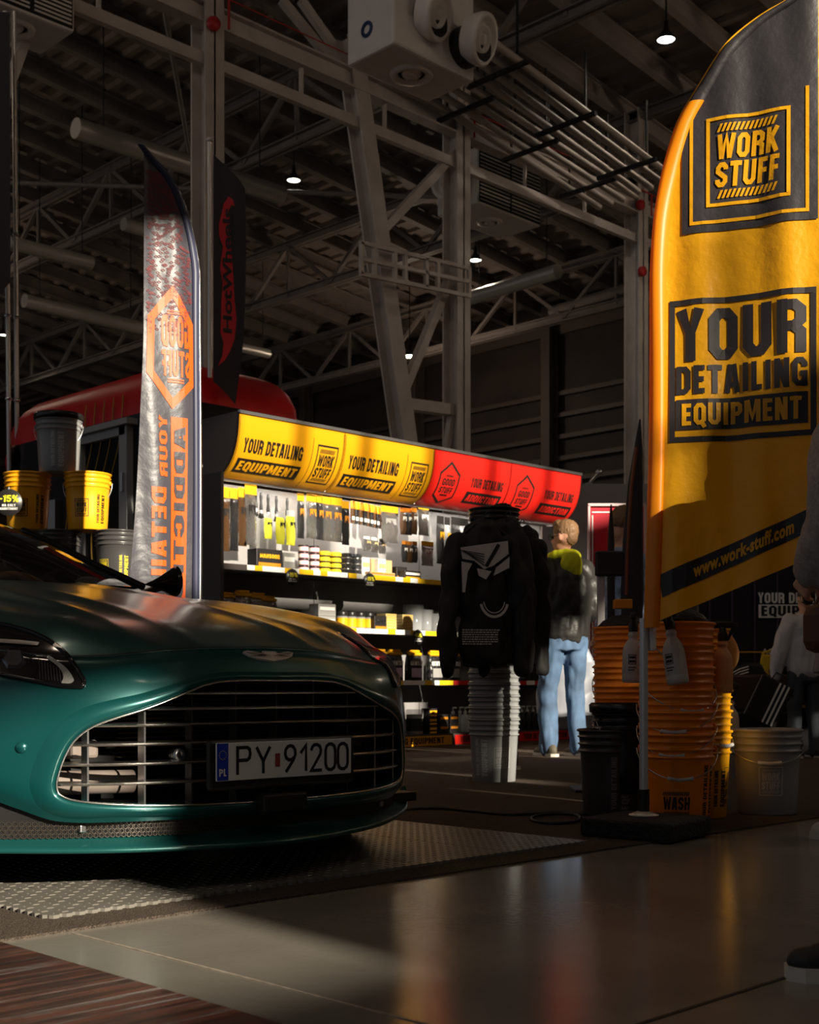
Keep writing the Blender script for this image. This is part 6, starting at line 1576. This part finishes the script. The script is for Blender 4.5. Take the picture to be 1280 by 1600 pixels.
# child in the white hoodie holding a striped bag
kid, _, kk = person('child in white hoodie and dark jeans standing by the dark display, holding a striped bag', 1258, 9.75, 1.28, 55, dict(el=(-.28,.0,1.12), wl=(-.30,.06,.84)), top_m=mat('hoodie_white', (.55,.54,.56), .8), leg_m=M_jean_d, hair_m=M_hdark, shoe_m=M_shoe_k, top_low=.84, sleeve=1.12)
m = MB(); m.rbox((0,0,.0), (.26,.03,.34), .012); bgo = m.build('striped_bag', M_black); loc = depth(1201, 1096, 9.7); bgo.location = loc; bgo.rotation_euler = (Matrix.Rotation(FACE,4,'Z')@Matrix.Rotation(.45,4,'Y')).to_euler()
for i in range(3):
    m = MB(); m.rbox((.02+.035*i,-.017,0), (.014,.004,.32), .001); m.build('stripe', M_cardw, bgo)
m = MB(); m.tube([(-.05,0,.165),(-.04,0,.22),(.03,0,.22),(.05,0,.165)], .006, 6); m.build('strap', M_black, bgo)
tag(bgo, 'black bag with white slanted stripes hanging from the hand of the child', 'bag')
# adult in the grey coat, mostly outside the frame
ad, _, ka = person('adult in long grey wool coat at the right picture edge, in pale shoes', 1378, 4.3, 1.70, 75, dict(el=(-.21,.02,1.12), wl=(-.15,.18,.98), al=(-.05,-.10,.09), kl=(-.08,.0,.5), kr=(.19,.17,.5), ar=(.25,.27,.09), fr=.7), top_m=mat('coat_grey', (.30,.26,.24), .9, noise=(90,.2)), leg_m=M_jean_d, hair_m=M_hdark, hair='long', shoe_m=M_shoe_w, coat=True, sleeve=1.35, top_low=.62)
m = MB(); m.rbox((0,0,0), (.17,.09,.15), .035); o = m.build('shoulder_bag', mat('bag_brown', (.09,.035,.018), .5)); o.location = depth(1300, 982, 4.0); o.rotation_euler = (0,0,FACE)
m = MB(); m.tube([(-.05,0,.07),(.0,.03,.18),(.06,.05,.30),(.14,.1,.40)], .005, 6); m.build('strap', mat('bag_brown', (.09,.035,.018), .5), o); tag(o, 'brown leather bag hanging at the front of the grey coat', 'bag')
# passer-by of whom only one sneaker tip enters the frame
person('passer-by outside the right edge, one dark sneaker with white sole stepping into the picture', 1500, 2.56, 1.75, 135, dict(al=(-.10,.165,.09), kl=(-.10,.12,.5), ar=(.11,-.20,.10), kr=(.11,.0,.5)), top_m=M_jkt, leg_m=M_jean_d, hair_m=M_hdark, shoe_m=M_shoe_k)
# hoodies on hangers round the stack
def hoodie(label, px, d, zt_, w, rz, seed, printed, hgt=.78):
    c = at_px(px, d); t = thing('hoodie', label, 'hoodie', (c.x, c.y, zt_), FACE+rz, 'hoodies on the bucket stack'); M_h = mat('hoodie_black', (.016,.014,.014), .75)
    m = MB(); h = w/2
    rings(m, [(-hgt,h*.74,.040),(-hgt+.05,h*.82,.055),(-.5,h*.80,.05),(-.25,h*.86,.055),(-.12,h*.92,.055),(-.05,h*.6,.045),(-.01,h*.34,.045)])
    for s in (-1, 1): limb(m, [(s*h*.84,0,-.105),(s*h*1.10,.0,-.28),(s*h*1.24,-.02,-.55),(s*h*1.22,-.03,-.80)], [.062,.062,.054,.042])
    m.ball((0,.03,-.05), .10, 12, 8, (1.2,.6,.9)); fuse(m, 'cloth', M_h, .010, .026, 9., 2, t, seed=seed)
    m = MB(); m.tube([(-h*.8,0,-.075),(-.05,0,.0),(.05,0,.0),(h*.8,0,-.075)], .011, 8); m.tube([(0,0,.0),(0,0,.05),(.02,0,.07),(.03,0,.05)], .004, 6); m.build('hanger', M_black, t)
    if printed:
        M_pr = mat('print_white', (.58,.54,.52), .7); y = -.092
        put_ = lambda a, b_: (a, y, b_)
        fl = Flat()
        for poly in ([(-.15,-.14),(.11,-.10),(.115,-.17),(.03,-.235),(-.02,-.255),(-.075,-.21),(-.14,-.20)],[(.045,-.245),(.12,-.185),(.118,-.245),(.03,-.29)],[(-.145,-.215),(-.085,-.225),(-.11,-.27),(-.125,-.38),(-.14,-.38)],[(-.06,-.25),(.02,-.265),(-.01,-.31),(-.05,-.29)]): fl.poly(poly)
        fl.lay('back_print', M_pr, put_, t)
        fl = Flat()
        for k_ in range(5): fl.line([(-.15+k_*.012,-.155-.006*k_),(-.02,-.175-.015*k_)], .0025)
        fl.line([(.06,-.12),(-.01,-.24)], .010); fl.lay('print_lines', M_h, lambda a, b_: (a, y-.003, b_), t)
        fl = Flat(); arc = [(.035+.075*math.cos(a), -.42+.075*math.sin(a)*1.2) for a in np.linspace(PI*1.08, PI*1.92, 15)]; fl.line(arc, .007); fl.line([(.035+.058*math.cos(a), -.42+.058*math.sin(a)*1.2) for a in np.linspace(PI*1.05, PI*1.95, 15)], .0025)
        fl.lay('shield_print', M_pr, put_, t)
        fl = Flat(); r_ = random.Random(9)
        for k_ in range(7):
            x = -.14
            while x < .05-.03*(k_ == 6): w_ = r_.uniform(.006,.02); fl.rect(x, -.585-.0125*k_, x+w_, -.579-.0125*k_); x += w_+.004
        fl.lay('small_print', M_pr, put_, t)
    return t
hoodie('black hoodie with white architectural back print on the left of the bucket stack', 757, 7.10, 1.43, .34, .15, 1., True)
hoodie('plain black hoodie on the right side of the bucket stack behind the printed one', 812, 7.52, 1.44, .24, -.5, 6., False)
hoodie('plain black hoodie between the printed hoodie and the black buckets', 790, 7.16, 1.44, .20, -.2, 11., False)
# ================================================================== things on the right and small things
# grey partition with the red poster, right of the rack
c = at_px(915, 13.9); m = MB(); m.box((0,0,1.34), (1.9,.08,2.68)); m.box((-.62,-.043,1.34), (.006,.004,2.68)); o = m.build('partition', mat('partition_grey', (.30,.29,.29), .6)); o.location = c+Vector((0,0,.007)); o.rotation_euler = (0,0,FACE)
tag(o, 'grey partition panel behind the hooded man right of the red signs', 'partition')
m = MB(); m.tube([(0,0,0),(.10,0,.12)], .02, 8); m.ball((.11,0,.13), .035, 10, 8); m.rbox((0,0,.0), (.08,.05,.03), .01); o = m.build('spotlight', M_alu); o.location = depth(920, 757, 13.9); o.rotation_euler = (0,0,FACE); tag(o, 'small clamp spotlight on top of the grey partition', 'spotlight')
t = thing('poster_stand', 'red poster in a pale frame behind the thin black poles', 'poster', at_px(964, 12.6), FACE)
m = MB(); z0, z1 = .5, .56+279/FPX*12.6; m.box((0,.02,(z0+z1)/2), (.54,.03,z1-z0)); m.build('board', mat('poster_red', (.50,.008,.025), .5), t)
m = MB()
for x in (-.27,.27): m.box((x,0,(z0+z1)/2), (.02,.05,z1-z0))
m.box((0,0,z1), (.56,.05,.025)); m.build('frame', mat('frame_pale', (.60,.48,.48), .5), t)
m = MB(); m.box((-.235,-.0,(z0+z1)/2-.05), (.012,.004,z1-z0-.1)); m.box((0,-.0,z1-.07), (.48,.004,.012)); m.build('key_line', M_cardw, t)
m = MB(); m.box((0,.03,.26), (.40,.03,.52)); m.build('foot', M_rk, t)
fl = Flat(); g = Flat(); g.block('SONAX', 0, 0, .34, .07) if False else None
# payment post with black terminal
t = thing('terminal_post', 'narrow pale grey post carrying a black terminal left of the orange stacks', 'post', at_px(939, 6.75), FACE)
m = MB(); m.rbox((0,0,.60), (.038,.03,1.20), .004); m.build('post', mat('post_grey', (.42,.40,.40), .5), t)
m = MB(); m.rbox((.045,-.01,1.18), (.15,.05,.13), .01); m.build('terminal', M_black, t)
m = MB(); m.rbox((0,0,.01), (.3,.3,.02), .005); m.build('foot', M_black, t)
# closed, rolled flags behind
def rolled(px, d, pts, label, hem):
    t = thing('furled_flag', label, 'flag', at_px(px, d), FACE); m = MB(); P = []
    for (z, w, dx) in pts: P.append([(dx+w*math.cos(a), .022*math.sin(a)*min(1, w*20), z) for a in np.linspace(0, 2*PI, 15)[:-1]])
    m.grid(P, wrap=True); m.build('cloth', M_fdk, t)
    m = MB(); m.tube([(0,0,0),(0,0,pts[0][0]+.1)], .013, 8); m.build('pole', M_black, t)
    if hem:
        m = MB(); m.tube([(p[2]-p[1]*.55,-.018,p[0]) for p in pts[1:-1]], [.010]*(len(pts)-2), 8); m.build('orange_hem', mat('hem_orange', (.20,.055,.025), .5), t)
    m = MB(); m.rbox((0,0,.02), (.3,.3,.04), .01); m.build('foot', M_black, t); return t
zz = lambda py, d: EYE+(HY-py)/FPX*d
rolled(996, 7.3, [(zz(975,7.3),.058,-.03),(zz(930,7.3),.064,-.03),(zz(850,7.3),.058,-.025),(zz(760,7.3),.043,-.012),(zz(700,7.3),.024,.005),(zz(655,7.3),.004,.015)], 'furled dark flag with orange hem standing just left of the yellow flag', True)
rolled(955, 7.7, [(zz(1000,7.7),.022,0),(zz(900,7.7),.024,0),(zz(830,7.7),.018,0),(zz(788,7.7),.004,0)], 'thin furled black flag before the red poster', False)
m = MB(); m.rbox((0,0,0), (.085,.06,.045), .004); o = m.build('product_box', M_cardo); o.location = depth(973, 944, 6.2)+Vector((0,0,0)); o.rotation_euler = (0,0,FACE); tag(o, 'small orange box on the rear orange stack', 'box')
# dark display at the right
t = thing('display_stand', 'dark slatted display stand lettered YOUR DETAILING EQUIPMENT behind the lone grey bucket', 'display', at_px(1215, 10.4), FACE)
m = MB(); m.box((0,.05,.85), (1.25,.08,1.7)); m.build('back_panel', mat('display_black', (.010,.008,.012), .45), t)
m = MB()
for i in range(7): m.box((-.54+i*.18,.004,.95), (.012,.012,1.5))
m.build('rail', mat('rail_purple', (.06,.045,.085), .4), t)
sc9 = 10.35/FPX; X9 = lambda px: (px-1215)*sc9; Z9 = lambda py: EYE+(HY-py)*sc9
fl = Flat(); fl.block('YOUR DETAILING', X9(1184), Z9(942), .66, .085); fl.lay('lettering', M_cardw, lambda x, y: (x, -.006, y), t)
fl = Flat(); fl.rect(X9(1185), Z9(965), X9(1185)+.66, Z9(944)); fl.lay('word_box', M_cardw, lambda x, y: (x, -.006, y), t)
fl = Flat(); fl.block('EQUIPMENT', X9(1189), Z9(962), .60, .082); fl.lay('boxed_word', M_black, lambda x, y: (x, -.009, y), t)
fl = Flat(); fl.text('ACCESSORIES', X9(1190), Z9(1022), .42, .045, .03); fl.lay('small_lettering', M_cardw, lambda x, y: (x, -.006, y), t)
m = MB(); m.box((0,-.10,Z9(1019)), (1.2,.012,.012)); m.box((0,-.10,Z9(1104)), (1.2,.2,.02)); m.box((-.6,-.05,Z9(1019)), (.012,.12,.012)); m.box((.6,-.05,Z9(1019)), (.012,.12,.012)); m.build('shelf_rail', mat('rail_gold', (.55,.30,.02), .4), t)
def on_disp(px, py, y): 
    q = Matrix.Rotation(FACE, 3, 'Z')@Vector((X9(px), y, 0)); p = at_px(1215, 10.4)+q; p.z = Z9(py); return p
m = MB(); rings(m, [(-.36,.17,.05),(-.3,.19,.06),(-.12,.19,.06),(-.03,.12,.05),(0,.05,.04)]); 
for s in (-1,1): limb(m, [(s*.15,0,-.07),(s*.23,0,-.16),(s*.25,0,-.30)], [.06,.055,.045])
o = fuse(m, 'track_jacket', M_black, .012, .012, 9.); o.location = on_disp(1168, 1035, -.14); o.rotation_euler = (0,0,FACE)
for i in range(3):
    m = MB(); m.tube([(-.05-.0*i,-.085,-.035-.022*i),(-.12,-.09,-.055-.022*i),(-.2,-.082,-.10-.022*i)], .005, 5); m.build('stripe', M_cardw, o)
tag(o, 'black garment with three white stripes hanging on the dark display', 'garment')
m = MB(); m.rbox((0,0,-.13), (.15,.05,.24), .02); m.tube([(-.09,0,-.16),(-.06,0,.0),(.0,0,.02)], .012, 6); o = m.build('yellow_cloth', mat('cloth_yellow', (.62,.42,.02), .8, bump=(20,.6))); o.location = on_disp(1196, 1021, -.16); o.rotation_euler = (0,0,FACE); tag(o, 'yellow cloth hanging below the small white lettering of the dark display', 'cloth')
m = MB(); m.rbox((0,0,.14), (.5,.22,.28), .02); o = m.build('storage_bin', mat('bin_dark', (.06,.03,.02), .5)); o.location = on_disp(1175, 1140, -.22); o.location.z = .35; o.rotation_euler = (0,0,FACE); tag(o, 'dark brown bin under the striped garment on the display', 'bin')
m = MB(); m.rbox((0,0,.17), (.6,.26,.34), .02); o = m.build('display_plinth', M_black); p = on_disp(1175,1140,-.22); o.location = (p.x, p.y, .007); o.rotation_euler = (0,0,FACE); tag(o, 'black plinth carrying the dark brown bin', 'plinth')
# cable on the carpet
pts = [G(560,1300), G(620,1272), G(680,1267), G(740,1272), G(790,1277), G(835,1276), G(880,1274), G(905,1280), G(900,1288), G(860,1291), G(832,1286), G(838,1279), G(870,1276), G(915,1277), G(950,1270)]
P = [];
for i in range(len(pts)-1):
    p0, p1, p2, p3 = pts[max(i-1,0)], pts[i], pts[i+1], pts[min(i+2, len(pts)-1)]
    for s_ in range(6):
        u = s_/6; P.append(.5*((2*p1)+(p2-p0)*u+(2*p0-5*p1+4*p2-p3)*u*u+(3*p1-p0-3*p2+p3)*u**3)+Vector((0,0,.012)))
m = MB(); m.tube(P, .006, 7); o = m.build('power_cable', M_black); tag(o, 'black cable looping over the carpet from under the car to the flag base', 'cable')
